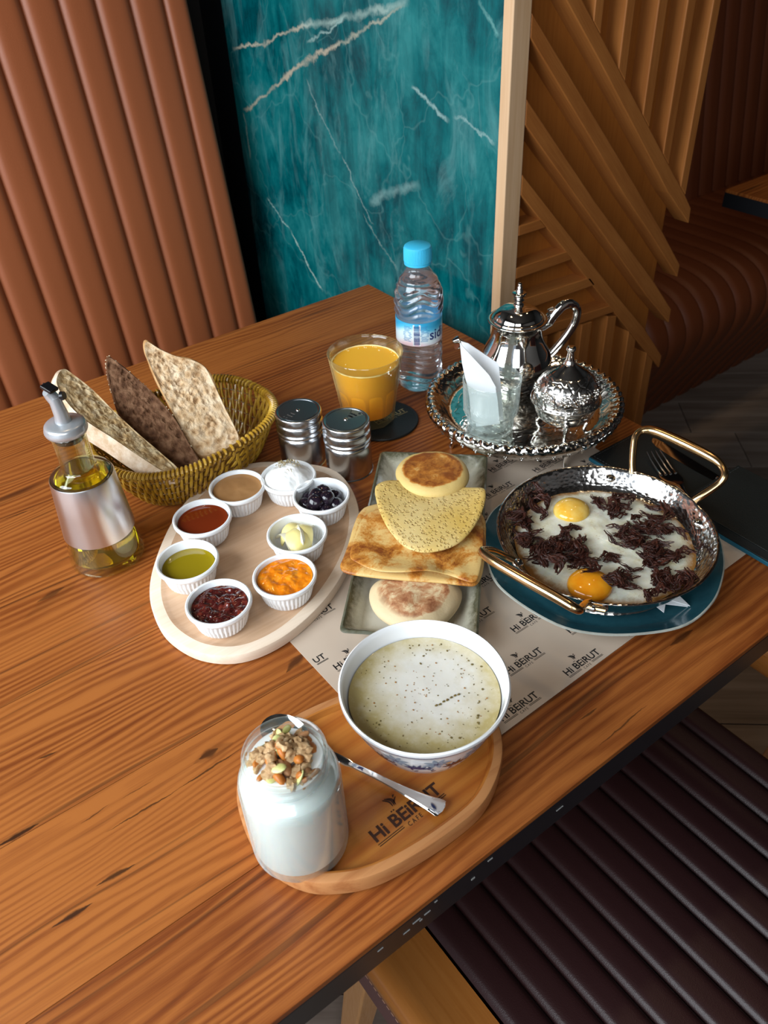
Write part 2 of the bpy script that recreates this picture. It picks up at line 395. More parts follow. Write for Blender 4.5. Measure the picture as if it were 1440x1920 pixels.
M['pourer'] = Sh('satin_grey_plastic', (.50, .52, .54), .28, .55).m
M['cap'] = Sh('light_blue_cap', (.05, .50, .78), .35, sss=.05).m
M['floor'] = None
# ------------------------------------------------------------------ structure
def struct(o): o['kind'] = 'structure'; return o
def _floor():
    s = Sh('grey_oak_planks', rough=.38, spec=.45); v = s.co((2, 30, 30)); n = s.noise(v, 1.0, 5, .6, .4)
    r = s.info(); f = s.math('ADD', n, s.math('MULTIPLY', s.math('SUBTRACT', r, .5), .18))
    s.color(s.ramp(f, [(.3, (.19, .145, .115)), (.5, (.31, .245, .20)), (.72, (.42, .345, .29))])); s.bump(n, .15, .0006); return s.m
M['floor'] = _floor()
M['floor_base'] = Sh('floor_base', (.03, .025, .02), .8).m
fl = struct(MB().box(-2.4, 3.4, -2.4, 2.0, -.82, -.756).build('floor', M['floor_base'], smooth=False))
rng = random.Random(4)
pang = math.radians(-40)
plank_me = {}
for j in range(-9, 13):
    off = rng.uniform(0, 1.2)
    for i in range(-3, 4):
        u0 = i*1.2+off-.3; v0 = .9+j*.165
        c = Vector((cos(pang)*(u0+.6)-sin(pang)*v0, sin(pang)*(u0+.6)+cos(pang)*v0))
        if not (.0 < c.x < 3.2 and -.9 < c.y < 1.75): continue
        if 'p' not in plank_me:
            o = MB().box(-.5985, .5985, -.081, .081, -.006, 0).build('plank', M['floor'], fl, smooth=False, bevel=.0012); plank_me['p'] = o.data
        else:
            o = bpy.data.objects.new('plank', plank_me['p']); sc.collection.objects.link(o); o.parent = fl
        o.location = (c.x, c.y, -.75); o.rotation_euler = (0, 0, pang)
M['wall'] = Sh('dark_wall_paint', (.020, .018, .017), .6).m
M['ceiling'] = Sh('dark_ceiling', (.05, .045, .04), .8).m
M['plaster'] = Sh('warm_plaster', (.34, .32, .30), .8).m
XM = .792; YB = 1.66            # marble plane; back wall plane
struct(MB().box(-2.4, 3.4, YB, YB+.1, -.75, 2.0).build('wall_back', M['wall'], smooth=False))
struct(MB().box(3.3, 3.4, -2.4, YB, -.75, 2.0).build('wall_right', M['wall'], smooth=False))
struct(MB().box(-2.4, 3.4, -2.4, -2.3, -.75, 2.0).build('wall_front', M['plaster'], smooth=False))
struct(MB().box(-2.4, 3.4, -2.4, YB+.1, 2.0, 2.1).build('ceiling', M['ceiling'], smooth=False))
# teal marble end wall of the booth
def _marble():
    s = Sh('teal_marble', rough=.09, spec=.5); v = s.co(); sp = s.sep(v); y, z = sp[1], sp[2]
    wv = s.noise(v, 5, 4, .6, 0, col=True)
    vv = s.N('ShaderNodeVectorMath', operation='MULTIPLY_ADD'); s.L(wv, vv.inputs[0]); vv.inputs[1].default_value = (.22, .22, .22); s.L(v, vv.inputs[2]); vd = vv.outputs[0]
    cl = s.noise(vd, 5.5, 6, .62); fine = s.noise(s.co((22, 22, 6), rot=(.5, 0, 0)), 1, 6, .75, 1.2)
    f = s.math('ADD', s.math('MULTIPLY', cl, .7), s.math('MULTIPLY', fine, .45))
    col = s.ramp(f, [(.38, (.001, .018, .024)), (.50, (.0, .060, .072)), (.60, (.002, .115, .125)), (.74, (.02, .19, .195))])
    # cloudy pale streaks
    st = s.ramp(s.noise(s.co((1, 9, 3), rot=(.25, 0, 0)), 2.2, 6, .7, 1.0), [(.52, 0.0), (.75, .40)])
    col = s.mix(st, col, (.16, .36, .36))
    fv = s.vor(vd, 5.2, 'DISTANCE_TO_EDGE'); col = s.mix(s.ramp(fv, [(.0, .13), (.014, 0.0)]), col, (.20, .42, .40))
    wob = s.math('SUBTRACT', s.noise(v, 11, 5, .7), .5)
    wob2 = s.math('SUBTRACT', s.noise(v, 45, 3, .7), .5)
    for (y0, z0, y1, z1, wd, st_, cc) in VEINS:
        L = math.hypot(y1-y0, z1-z0); ux, uz = (y1-y0)/L, (z1-z0)/L
        dy = s.math('SUBTRACT', y, y0); dz = s.math('SUBTRACT', z, z0)
        t = s.math('ADD', s.math('MULTIPLY', dy, ux), s.math('MULTIPLY', dz, uz))
        dd = s.math('ADD', s.math('MULTIPLY', dy, -uz), s.math('MULTIPLY', dz, ux))
        dd = s.math('ABSOLUTE', s.math('ADD', dd, s.math('ADD', s.math('MULTIPLY', wob, .045), s.math('MULTIPLY', wob2, .007))))
        a = s.ramp(s.math('DIVIDE', dd, wd*.75), [(.15, 1.0), (1.0, 0.0)])
        e = s.ramp(s.math('DIVIDE', t, L), [(0, 0.0), (.08, 1.0), (.9, 1.0), (1, 0.0)])
        br = s.math('MULTIPLY', s.ramp(s.noise(v, 26, 3, .6), [(.3, .35), (.6, 1.0)]), st_)
        col = s.mix(s.math('MULTIPLY', s.math('MULTIPLY', a, e), br), col, cc)
    s.color(col); return s.m
def _my(px, py): p = on_plane(px, py, Vector((XM, 0, 0)), Vector((1, 0, 0))); return p.y, p.z
VEINS = []
for a, b, wd, st_, cc in (((436, 98), (590, 44), .005, .95, (.42, .38, .29)), ((560, 52), (770, 2), .010, .8, (.30, .42, .38)),
                          ((455, 205), (560, 130), .0055, .95, (.40, .35, .26)), ((530, 148), (640, 75), .006, .9, (.42, .36, .27)), ((620, 88), (760, 8), .005, .8, (.36, .36, .28)),
                          ((575, 85), (650, 30), .004, .7, (.30, .45, .42)), ((455, 210), (470, 300), .005, .6, (.30, .36, .30)),
                          ((572, 145), (640, 290), .003, .6, (.28, .40, .38)), ((640, 290), (700, 425), .003, .6, (.28, .40, .38)), ((680, 400), (745, 510), .003, .55, (.30, .40, .36)),
                          ((500, 370), (545, 430), .003, .8, (.36, .52, .48)), ((545, 430), (605, 550), .0035, .9, (.38, .52, .46)), ((770, 165), (845, 222), .006, .7, (.30, .46, .44)),
                          ((850, 215), (930, 270), .004, .6, (.32, .48, .46)), ((690, 380), (790, 350), .012, .45, (.26, .44, .42)), ((895, 0), (935, 70), .006, .6, (.16, .38, .36))):
    VEINS.append((*_my(*a), *_my(*b), wd, st_, cc))
M['marble'] = _marble()
struct(MB().box(XM, XM+.02, .832, 1.566, -.75, .49).build('wall_marble', M['marble'], smooth=False))
struct(MB().box(XM+.022, 1.19, .858, YB, -.75, 2.0).build('wall_pillar', M['wall'], smooth=False))
struct(MB().box(XM+.002, XM+.02, 1.567, YB, -.75, 2.0).build('trim_1', Sh('black_gloss_trim', (.006, .007, .009), .15).m, smooth=False))
struct(MB().box(XM+.001, XM+.02, .832, YB, .492, 2.0).build('wall_pillar_top', M['wall'], smooth=False))

# ------------------------------------------------------------------ slatted oak screen on the pillar
k = H/.486
YF, YK = .815, .844             # slat fronts, backing
scr = tag(empty('slatted_screen', (.95, YK, -.75)), 'oak screen of upright and slanting slats between the teal marble and the next booth', 'screen')
scr_o = Vector((.95, YK, -.75))
def slat(name, poly, y0=YF, y1=YK+.002, mat='slat', along=None):
    """poly in (x, z) of the screen plane at the earlier scale"""
    pts = [Vector((x*k, z*k)) for x, z in poly]
    c = sum(pts, Vector((0, 0)))/len(pts)
    ang = 0 if along is None else math.atan2(along[1], along[0])
    R = Matrix.Rotation(-ang, 2)
    loc = [R @ (p-c) for p in pts]
    mb = MB(); n = len(loc)
    vs = [Vector((p.x, y0-YK, p.y)) for p in loc]+[Vector((p.x, y1-YK, p.y)) for p in loc]
    mb.add(vs, [tuple(range(n)), tuple(range(n, 2*n))[::-1]]+[(i, (i+1) % n, n+(i+1) % n, n+i) for i in range(n)])
    o = mb.build(name, M[mat], scr, smooth=False, bevel=.0015)
    o.location = (c.x-scr_o.x, 0, c.y-scr_o.z); o.rotation_euler = (0, -ang, 0)
    return o
o = MB().box(XM+.02-.95, 1.195-.95, .0, .012, -.0, 1.62).build('backing_panel', M['backing'], scr, smooth=False)
slat('post', [(.700, -.655), (.7268, -.655), (.7268, .75), (.700, .75)], y0=YF, y1=YK+.003, mat='post')
D = [([(.60+.0, .575), (.804, .351), (.90, .2505), (1.002, .143), (1.061, .082), (1.081, .059), (1.083, .036), (1.02, .094), (.939, .182), (.842, .287), (.778, .354), (.60, .545)]),
     ([(.727, .348), (.904, .163), (1.025, .035), (1.080, -.027), (1.080, -.047), (1.0, .036), (.922, .114), (.852, .190), (.727, .324)]),
     ([(.727, .264), (.862, .121), (1.024, -.040), (1.079, -.100), (1.080, -.124), (1.012, -.060), (.930, .026), (.833, .126), (.727, .236)]),
     ([(.727, .182), (.941, -.038), (1.019, -.115), (1.077, -.182), (1.076, -.204), (.999, -.126), (.872, .006), (.727, .157)])]
for i, pl in enumerate(D):
    a, b = (pl[0], pl[3 if i else 4]); pl = [q for q in pl if q[0] >= .7268]
    if i == 0: pl = [(.7268, .434)]+pl+[(.7268, .407)]
    slat('slat', pl, along=(b[0]-a[0], b[1]-a[1]))
for pl in ([(.7268, .120), (.7635, .1195), (.7765, .106), (.7268, .107)], [(.7268, .066), (.819, .0635), (.832, .049), (.7268, .051)],
           [(.7268, .020), (.873, .012), (.8865, -.003), (.7268, .003)], [(.7268, -.028), (.9235, -.046), (.937, -.060), (.7268, -.046)]):
    slat('slat', pl)
def diag(x, pl):               # height of the upper edge of a slanting slat at x
    for (x0, z0), (x1, z1) in zip(pl, pl[1:]):
        if x0 <= x <= x1: return z0+(z1-z0)*(x-x0)/(x1-x0)
top1 = [(.60, .575), (.804, .351), (.90, .2505), (1.002, .143), (1.061, .082)]
low4 = [(.727, .157), (.872, .006), (.999, -.126), (1.076, -.204)]
for x0, x1 in ((.7705, .785), (.826, .8405), (.8795, .895), (.938, .955), (.9935, 1.010), (1.046, 1.0615)):
    slat('slat', [(x0, diag(x0, top1)), (x1, diag(min(x1, 1.061), top1)), (x1, .75), (x0, .75)], mat='slat_v')
for x0, x1 in ((.7268, .741), (.775, .797), (.822, .843), (.867, .889), (.923, .944), (.979, 1.000), (1.034, 1.055)):
    zt = lambda x: (-.046-(x-.7268)*.085) if x < .93 else diag(x, low4)
    slat('slat', [(x0, -.655), (x1, -.655), (x1, zt(x1)), (x0, zt(x0))], mat='slat_v')

# ------------------------------------------------------------------ tan leather bench of this booth
LS = .145; LY = 1.42; LZ = -.182
def channel(name, x0, x1, sect, mat, parent, amp, inset=.0022, nx=10):
    """one padded channel between two seams, swept along the (y, z) section with outward normals"""
    mb = MB(); S = sect; m = len(S)
    def fn(u, v):
        j = v*(m-1); j0 = min(int(j), m-2); t = j-j0
        y = S[j0][0]*(1-t)+S[j0+1][0]*t; z = S[j0][1]*(1-t)+S[j0+1][1]*t
        ty = S[j0+1][0]-S[j0][0]; tz = S[j0+1][1]-S[j0][1]; l = math.hypot(ty, tz); ny, nz = tz/l, -ty/l
        a = amp*(max(0, 1-abs(2*u-1)**4.0))**.6
        return (x0+(x1-x0)*u, y+ny*a, z+nz*a)
    mb.grid(fn, nx, m-1)
    # closed behind, so that a channel is a padded roll with thickness
    n0 = len(mb.v)
    back = [fn(u, v/(m-1)) for v in range(m) for u in (0, 1)]
    vs = []
    for j in range(m):
        jj = min(j, m-2); ty = S[jj+1][0]-S[jj][0]; tz = S[jj+1][1]-S[jj][1]; l = math.hypot(ty, tz)
        ny, nz = tz/l, -ty/l
        for x in (x0, x1): vs.append((x, S[j][0]-ny*.02, S[j][1]-nz*.02))
    mb.add(vs, [(2*j, 2*j+1, 2*j+3, 2*j+2) for j in range(m-1)])
    return mb.build(name, mat, parent)
def stitches(parent, xs, sect, step=.0062, r=.0005, ln=.0036, out=.0012):
    mb = MB()
    for x in xs:
        for (y0, z0), (y1, z1) in zip(sect, sect[1:]):
            l = math.hypot(y1-y0, z1-z0); ny, nz = (z1-z0)/l, -(y1-y0)/l; n = int(l/step)
            for i in range(n):
                a = (i+.2)/n; b = a+ln/l
                p = [(x+.004, y0+(y1-y0)*q+ny*out, z0+(z1-z0)*q+nz*out) for q in (a, b)]
                mb.tube(p, r, 4)
    o = mb.build('stitching', M['thread'], parent); tag(o, kind='stuff'); return o
bench = tag(empty('booth_bench', (0, 1.44, -.75)), 'tan leather booth bench with tall upright channelled back beside the table', 'bench')
bo = Vector((0, 1.44, -.75))
def brel(y, z): return (y-bo.y, z-bo.z)
bsect = [brel(LY+LS*(z-LZ)-(0 if z < .55 else 0), z) for z in (.62, .5, .4, .3, .2, .1, 0, -.1, -.2, -.3, -.38)]
seams = [.695, .652]
while seams[-1] > -1.0: seams.append(seams[-1]-.0572)
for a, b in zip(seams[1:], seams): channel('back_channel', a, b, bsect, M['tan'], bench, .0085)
stitches(bench, seams[1:14], [bsect[1], bsect[6], bsect[9]])
bk = MB(); p0 = bsect[0]; p1 = bsect[-1]
bk.add([(x, y+dy, z) for x in (-1.0, .695) for (y, z), dy in ((p0, .004), (p0, .1), (p1, .1), (p1, .004))], [(0, 1, 2, 3), (4, 5, 6, 7), (0, 1, 5, 4), (1, 2, 6, 5), (2, 3, 7, 6), (3, 0, 4, 7)])
bk.build('back_panel', M['tan'], bench, smooth=False)
ssect = [brel(y, z) for y, z in ((1.45, -.335), (1.3, -.33), (1.17, -.335), (1.12, -.36), (1.105, -.40), (1.12, -.47), (1.2, -.66), (1.22, -.745))]
for a, b in zip(seams[1::1], seams):
    channel('seat_channel', a, b, ssect, M['tan_shaded'], bench, .010)
MB().box(-1.0, .695, brel(1.24, 0)[0], brel(1.6, 0)[0], 0.002, .40).build('base', M['wall'], bench, smooth=False)

# ------------------------------------------------------------------ bench and table of the next booth
nb = tag(empty('booth_bench', (1.9, 1.44, -.75)), 'shaded tan channelled bench of the next booth, behind the slatted screen', 'bench')
bo = Vector((1.9, 1.44, -.75))
fs = [(1.22, -.748), (1.175, -.66), (1.10, -.53), (1.065, -.46), (1.055, -.41), (1.07, -.365), (1.11, -.33), (1.18, -.312), (1.3, -.308), (1.49, -.308)]
fs = [(p.x, p.y) for p in spline([(a, b, 0) for a, b in fs], 3)]
fsec = [brel(y, z) for y, z in fs]
x = 1.20
while x < 3.2:
    channel('seat_channel', x-bo.x, x+.066-bo.x, fsec[::-1], M['tan_shaded'], nb, .010, nx=8); x += .066
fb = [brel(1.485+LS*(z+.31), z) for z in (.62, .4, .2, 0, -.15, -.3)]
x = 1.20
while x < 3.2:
    channel('back_channel', x-bo.x, x+.066-bo.x, fb, M['tan_shaded'], nb, .010, nx=6); x += .066
MB().box(1.20-bo.x, 3.2-bo.x, brel(1.24, 0)[0], brel(1.6, 0)[0], .002, .42).build('base', M['wall'], nb, smooth=False)
nt = tag(empty('dining_table', (2.0, .5, -.75)), 'neighbouring brown wood table with black edge, at the right border', 'table')
for i in range(6):
    MB().box(1.53-2.0, 3.0-2.0, -.36+i*.135, -.361+(i+1)*.135, .75-.006, .75).build('plank', M['table'], nt, smooth=False, bevel=.0006)
MB().box(1.53-2.0, 3.0-2.0, -.36, .45, .75-.034, .75-.006).build('edge_board', M['table_edge'], nt, smooth=False)
MB().box(.3, .38, 0, .08, .0, .716).build('leg', M['table_edge'], nt, smooth=False, bevel=.004)
MB().box(.1, .58, -.25, .33, .0, .012).build('foot_plate', M['table_edge'], nt, smooth=False, bevel=.004)

# ------------------------------------------------------------------ the table
TX0, TX1, TY0, TY1 = -.75, .729, .210, 1.059
tb = tag(empty('dining_table', (0, .63, -.75)), 'large brown wood dining table carrying the breakfast, black edged', 'table')
ys = [TY0, .303, .430, .56, .69, .8185, .931, TY1]
for a, b in zip(ys, ys[1:]):
    MB().box(TX0, TX1, a-.63, b-.63-.0004, .75-.006, .75).build('plank', M['table'], tb, smooth=False, bevel=.0004)
MB().box(TX0, TX1, TY0-.63, TY1-.63, .75-.036, .75-.0062).build('edge_board', M['table_edge'], tb, smooth=False, bevel=.0012)
for sx in (-.35, .35):
    MB().box(sx-.03, sx+.03, -.03, .03, .01, .715).build('leg', M['table_edge'], tb, smooth=False, bevel=.004)
    MB().box(sx-.06, sx+.06, -.28, .28, .0, .014).build('foot_plate', M['table_edge'], tb, smooth=False, bevel=.003)
wm = MB()
rng = random.Random(8)
for i in range(9):
    x = rng.gauss(.20, .035) if i % 2 else rng.gauss(.135, .02); z = .75-.014+rng.uniform(-.008, .006)
    wm.box(x, x+rng.uniform(.002, .007), TY0-.63-.0004, TY0-.63+.0002, z, z+rng.uniform(.0006, .0016))
tag(wm.build('chipped_paint', Sh('chipped_white', (.35, .35, .34), .7).m, tb, smooth=False), kind='stuff')

# ------------------------------------------------------------------ chairs on this side
def make_chair(loc, label, full=True):
    t = tag(empty('upholstered_chair', loc), label, 'chair', 'chairs along the near side of the table')
    z = .45
    # wooden tray rim round the seat, rounded outer edge
    for x0, x1 in ((0, .07),):
        mb = MB(); sgn = 1 if x0 == 0 else -1; xa = x0 if x0 == 0 else x1
        prof = [(xa+sgn*.07, z-.005), (xa+sgn*.07, z-.035), (xa+sgn*.006, z-.035), (xa, z-.026), (xa, z-.012), (xa+sgn*.004, z-.004), (xa+sgn*.012, z), (xa+sgn*.022, z-.001), (xa+sgn*.04, z-.006)]
        mb.loft([[Vector((a, y, b)) for a, b in prof] for y in (-.42, .05)])
        mb.build('side_rail', M['chair_wood'], t)
    MB().box(.07, .500, .0, .05, z-.035, z-.006).build('front_rail', M['chair_wood'], t, smooth=False, bevel=.004)
    MB().box(.07, .500, -.42, .0, z-.035, z-.02).build('seat_board', M['chair_wood'], t, smooth=False)
    MB().box(.004 if full else .09, .501, -.41, .045 if full else -.02, z-.105, z-.036).build('leather_apron', M['rose'], t, smooth=False, bevel=.006)
    st = MB()
    for i in range(60):
        y = -.40+i*.0073; st.tube([(.0033 if full else .0893, y-(0 if full else .07), z-.046), (.0033 if full else .0893, y+.0045-(0 if full else .07), z-.046)], .0006, 4)
    tag(st.build('stitching', M['thread'], t), kind='stuff')
    cs = [(-.43, z-.01), (-.425, z+.004), (-.30, z+.006), (-.1, z+.006), (.02, z+.004), (.034, z-.002), (.038, z-.016)]
    cs = [(p.x, p.y) for p in spline([(a, b, 0) for a, b in cs], 3)]
    n = 12; x = .070; pw = .03615
    for i in range(n):
        channel('seat_channel', x, x+pw, cs[::-1], M['brown'], t, .0075, nx=10); x += pw
    for sx in (0, 1):
        for sy in (0, 1):
            cx = (.03 if full else .13)+sx*(.445 if full else .345); cy = (.01 if full else -.09) if sy else -.39; ox = (-.035 if sx == 0 else .035); oy = (.035 if sy else -.035)
            rings = [[Vector((cx+ox*q+a*h, cy+oy*q+b*h, zz)) for a, b in ((-1, -1), (1, -1), (1, 1), (-1, 1))] for q, h, zz in ((1, .012, 0), (0, .019, z-.1))]
            MB().loft(rings).build('leg', M['leg_wood'], t, smooth=False, bevel=.003)
    for i in range(9):
        x0 = .05+i*.045; sec = [(-.36, z+.04), (-.415, z+.14), (-.44, z+.3), (-.45, z+.42)]
        channel('back_channel', x0, x0+.045, sec, M['brown'], t, .006, nx=6)
    MB().loft([[Vector((a, y0, zz)) for a, y0 in ((.03, y-.02), (.475, y-.02), (.475, y-.045), (.03, y-.045))] for y, zz in ((-.36, z-.0), (-.415, z+.14), (-.45, z+.43))]).build('back_board', M['chair_wood'], t, smooth=False)
    return t
make_chair((.165, .345, -.75), 'dark brown ribbed leather chair with wooden side rail, tucked under the table')
c2 = make_chair((.807, .345, -.75), 'next chair along, only its wooden rail corner showing past the floor at right', False)
# ------------------------------------------------------------------ placemat with the printed café mark
pm = tag(empty('placemat', (.43, .43, .0002)), 'beige paper placemat printed all over with black café logos, under plates and bowl', 'placemat')
PMQ = [(.217, .275), (.636, .283), (.655, .56), (.212, .592)]
def _pmf(u, v):
    a = Vector(PMQ[0]).lerp(Vector(PMQ[1]), u); b = Vector(PMQ[3]).lerp(Vector(PMQ[2]), u); p = a.lerp(b, v)
    return (p.x-.43, p.y-.43)
mb = MB(); mb.grid(lambda u, v: (*_pmf(u, v), .0007), 2, 2); mb.grid(lambda u, v: (*_pmf(u, v), .0001), 2, 2)
b = [_pmf(u, v) for u, v in ((0, 0), (1, 0), (1, 1), (0, 1))]
mb.add([(x, y, z) for x, y in b for z in (.0001, .0007)], [(0, 1, 3, 2), (2, 3, 5, 4), (4, 5, 7, 6), (6, 7, 1, 0)])
mb.build('paper_sheet', M['placemat'], pm, smooth=False)
def text_mesh(body, size, bold=.0, sx=1.0, space=1.0, ext=.0):
    cu = bpy.data.curves.new('lettering', 'FONT'); cu.body = body; cu.size = size; cu.offset = bold; cu.space_character = space; cu.resolution_u = 3
    cu.extrude = ext; cu.align_x = 'CENTER'
    o = bpy.data.objects.new('lettering', cu); sc.collection.objects.link(o)
    dg = bpy.context.evaluated_depsgraph_get(); dg.update(); me = bpy.data.meshes.new_from_object(o.evaluated_get(dg))
    vs = [(v.co.x*sx, v.co.y, v.co.z) for v in me.vertices]; fs = [tuple(p.vertices) for p in me.polygons]
    bpy.data.objects.remove(o); bpy.data.curves.remove(cu); bpy.data.meshes.remove(me)
    return vs, fs
def logo_mb(w, th=.0001, weight=1.0):
    """Hi BEiRUT over CAFE between double rules, feather mark above; centred, width w"""
    mb = MB()
    def add(vf, dx, dy): mb.add([(x+dx, y+dy, z) for x, y, z in vf[0]], vf[1])
    ref = text_mesh('Hi BEiRUT', 1.0, .02*weight)
    x0 = min(v[0] for v in ref[0]); x1 = max(v[0] for v in ref[0]); s = w/(x1-x0)
    t = text_mesh('Hi BEiRUT', s, .022*s*weight); add(t, 0, 0)
    # two dots over the E
    xe = [v for v in t[0]]
    ch = .72*s; ex = x0*s+w*.385
    for dx in (-.055, .055):
        mb.prism([(ex+dx*s*1.3+.045*s*cos(a), ch+.10*s+.045*s*sin(a)) for a in [i*TAU/8 for i in range(8)]], -.00005, th)
    c = text_mesh('CAFE', s*.36, .004*s*weight, .8, 1.5); add(c, .02*w, -.42*s)
    for y in (-.16, -.27):
        for a, b in ((-.5*w, -.14*w), (.18*w, .5*w)):
            a2, b2 = a+(-.16-y)*.2*s, b+(-.16-y)*.2*s
            mb.box(a2+.06*w*0, b2, y*s-.022*s, y*s+.018*s, -.00005, th)
    # small feather mark of five curved strokes
    fx, fy = -.04*w, .98*s
    for i, (ax, ay, bx, by, cx, cy) in enumerate(((-.34, .62, -.12, .34, -.12, .02), (-.22, .62, .0, .36, -.02, .02), (-.10, .56, .10, .34, .06, .0), (.02, .10, .16, .26, .34, .38), (.34, .5, .26, .50, .20, .40))):
        P = spline([(fx+ax*s, fy+ay*s, 0), (fx+bx*s, fy+by*s, 0), (fx+cx*s, fy+cy*s, 0)], 5); n = len(P); L = []; R = []
        for j, p in enumerate(P):
            q = (P[min(j+1, n-1)]-P[max(j-1, 0)]).normalized(); nn = Vector((-q.y, q.x, 0)); h = .042*s*sin(PI*(.12+.8*j/(n-1)))
            L.append(p+nn*h); R.append(p-nn*h)
        mb.prism([(v.x, v.y) for v in L+R[::-1]], -.00005, th)
    return mb
lg = None
def inside(x, y, w, h):
    for dx, dy in ((-w/2, -h*.25), (w/2, -h*.25), (w/2, h), (-w/2, h)):
        X, Y = x+dx, y+dy
        # inside the quad
        for i in range(4):
            a, b = PMQ[i], PMQ[(i+1) % 4]
            if (b[0]-a[0])*(Y-a[1])-(b[1]-a[1])*(X-a[0]) < .0005: return False
    return True
for r in range(0, 10):
    y = .285+r*.0322
    for c in range(-4, 6):
        x = .398+c*.0748+(.0374 if r % 2 else 0)
        if not inside(x, y, .043, .012): continue
        if lg is None:
            lg = logo_mb(.041).build('printed_logo', M['ink'], pm, smooth=False); o = lg
        else:
            o = bpy.data.objects.new('printed_logo', lg.data); sc.collection.objects.link(o); o.parent = pm
        o.location = (x-.43, y-.43, .00075)
# partly cut logo at the near left corner
cut = MB(); t = text_mesh('UT', .0088, .0002); mnx = min(v[0] for v in t[0]); cut.add(t[0], t[1])
cut.box(-.0052, .0062, -.0019, -.0014, -.00005, .0001); cut.box(-.0050, .0064, -.0028, -.0023, -.00005, .0001)
o = cut.build('printed_logo', M['ink'], pm, smooth=False); o.location = (.2195-.43+.004, .4315-.43, .00075)

# ------------------------------------------------------------------ pale serving board
def board(name, label, cat, outline, h, lip, depth, mat_top, mat_side):
    c = sum(outline, Vector())/len(outline)
    t = tag(empty(name, (c.x, c.y, .0002)), label, cat)
    P = [Vector((p.x-c.x, p.y-c.y, 0)) for p in outline]; n = len(P)
    def off(d):
        out = []
        for i in range(n):
            q = (P[(i+1) % n]-P[i-1]).normalized(); nn = Vector((q.y, -q.x, 0))
            if nn.dot(P[i]) < 0: nn = -nn
            out.append(P[i]-nn*d)
        return out
    def ring(d, z): return [Vector((p.x, p.y, z)) for p in off(d)]
    side = MB().loft([ring(.003, 0), ring(.0004, .0015), ring(0, h*.4), ring(0, h-.002), ring(.0007, h-.0005), ring(.002, h)], cap=False)
    side.loft([ring(.002, h), ring(lip-.0015, h)], cap=False)
    side.build('rim', mat_side, t)
    top = MB().loft([ring(lip-.0015, h), ring(lip, h-.0004), ring(lip+.0022, h-depth+.0006), ring(lip+.004, h-depth), ring(lip+.012, h-depth)], cap=False)
    b = len(top.v)-n; top.f.append(tuple(range(b, b+n)))
    top.loft([ring(.003, 0), ring(.004, 0)], cap=False); b = len(top.v)-n; top.f.append(tuple(range(b, b+n)))
    top.build('base_board', mat_top, t)
    return t
px1 = [(280, 1098), (292, 1045), (318, 985), (352, 935), (405, 893), (470, 868), (545, 866), (618, 877), (653, 905), (673, 953), (670, 1010), (645, 1072), (600, 1135), (530, 1195), (450, 1228), (372, 1224), (313, 1190), (286, 1146)]
BH = .0125
ol = spline([at(x, y, BH) for x, y in px1], 6, closed=True)
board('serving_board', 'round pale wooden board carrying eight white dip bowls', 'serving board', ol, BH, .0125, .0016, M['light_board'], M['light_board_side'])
BZ = BH-.0016+.0003            # where the dip bowls stand

# ------------------------------------------------------------------ dip bowls
def ramekin(x, y, label, rz=0):
    t = tag(empty('ramekin', (x, y, BZ), rz), label, 'dip bowl', 'white fluted dip bowls on the pale board')
    R = .0298; h = .0272
    out = [(0, 0), (.0205, 0), (.0216, .0012), (.0226, .003), (.0268, .0196), (.0276, .0206), (.0288, .0214), (.0297, .0226), (.0300, .0245), (.0296, .0262), (.0284, .0270), (.0270, .0264), (.0262, .0245), (.0248, .012), (.0226, .0050), (.0200, .0034), (0, .003)]
    pr = []
    for (r0, z0), (r1, z1) in zip(out, out[1:]):
        n = 6 if 2 <= len(pr) and .003 <= z0 < .019 and r0 > .022 and z1 > z0 else 1
        for i in range(n): pr.append((r0+(r1-r0)*i/n, z0+(z1-z0)*i/n))
    pr.append(out[-1])
    def mod(r, z, a, j):
        if r > .0215 and z < .0194 and j < 10:
            e = min(1, (z-.001)/.002)*min(1, (.0200-z)/.0018)
            r += .0008*max(0, e)*(abs(cos(a*20))**.6*2-1.3)
        return r, z
    MB().lathe(pr, 160, mod).build('bowl', M['ceramic'], t)
    return t
RAM = dict(tahini=(.270, .662), syrup=(.219, .637), oil=(.178, .587), jam=(.175, .518), orange=(.239, .510), butter=(.280, .554), olives=(.332, .590), labneh=None)
p = at(540, 889, .0395); RAM['labneh'] = (p.x, p.y)
RAM['tahini'] = (.2715, .660)
RL = dict(tahini='white dip bowl of smooth light brown paste', syrup='white dip bowl of clear red brown syrup', oil='white dip bowl of green olive oil at the left of the board',
          jam='white dip bowl of dark red jam, frontmost on the board', orange='white dip bowl of bright orange jam', butter='white dip bowl holding pale yellow butter shavings',
          olives='white dip bowl of shiny black olives', labneh='white dip bowl heaped with thick white cream cheese')
for kx, (x, y) in RAM.items(): ramekin(x, y, RL[kx])
def fill(name, cx, cy, z, r, mat, label, cat, bumpf=0, fr=120, dome=.0, n=56, nr=14, meniscus=.0006, seed=0):
    """contents of a small round vessel: top surface and a hidden underside"""
    mb = MB(); rings = []
    for j in range(nr+1):
        s = j/nr
        ring = []
        for i in range(n):
            a = TAU*i/n; X, Y = r*s*cos(a), r*s*sin(a)
            zz = dome*(1-s*s)+(meniscus*max(0, (s-.85)/.15)**2)
            if bumpf: zz += bumpf*fbm((X+seed, Y, seed), fr)*min(1, (1.02-s)*6)
            ring.append((X, Y, zz))
        rings.append(ring)
    mb.loft(rings, cap=False)
    mb.loft([rings[-1], [(r*.93*cos(TAU*i/n), r*.93*sin(TAU*i/n), -.006) for i in range(n)]], cap=False)
    b = len(mb.v)-n; mb.f.append(tuple(range(b, b+n)))
    o = mb.build(name, mat, loc=(cx, cy, z)); tag(o, label, cat); return o
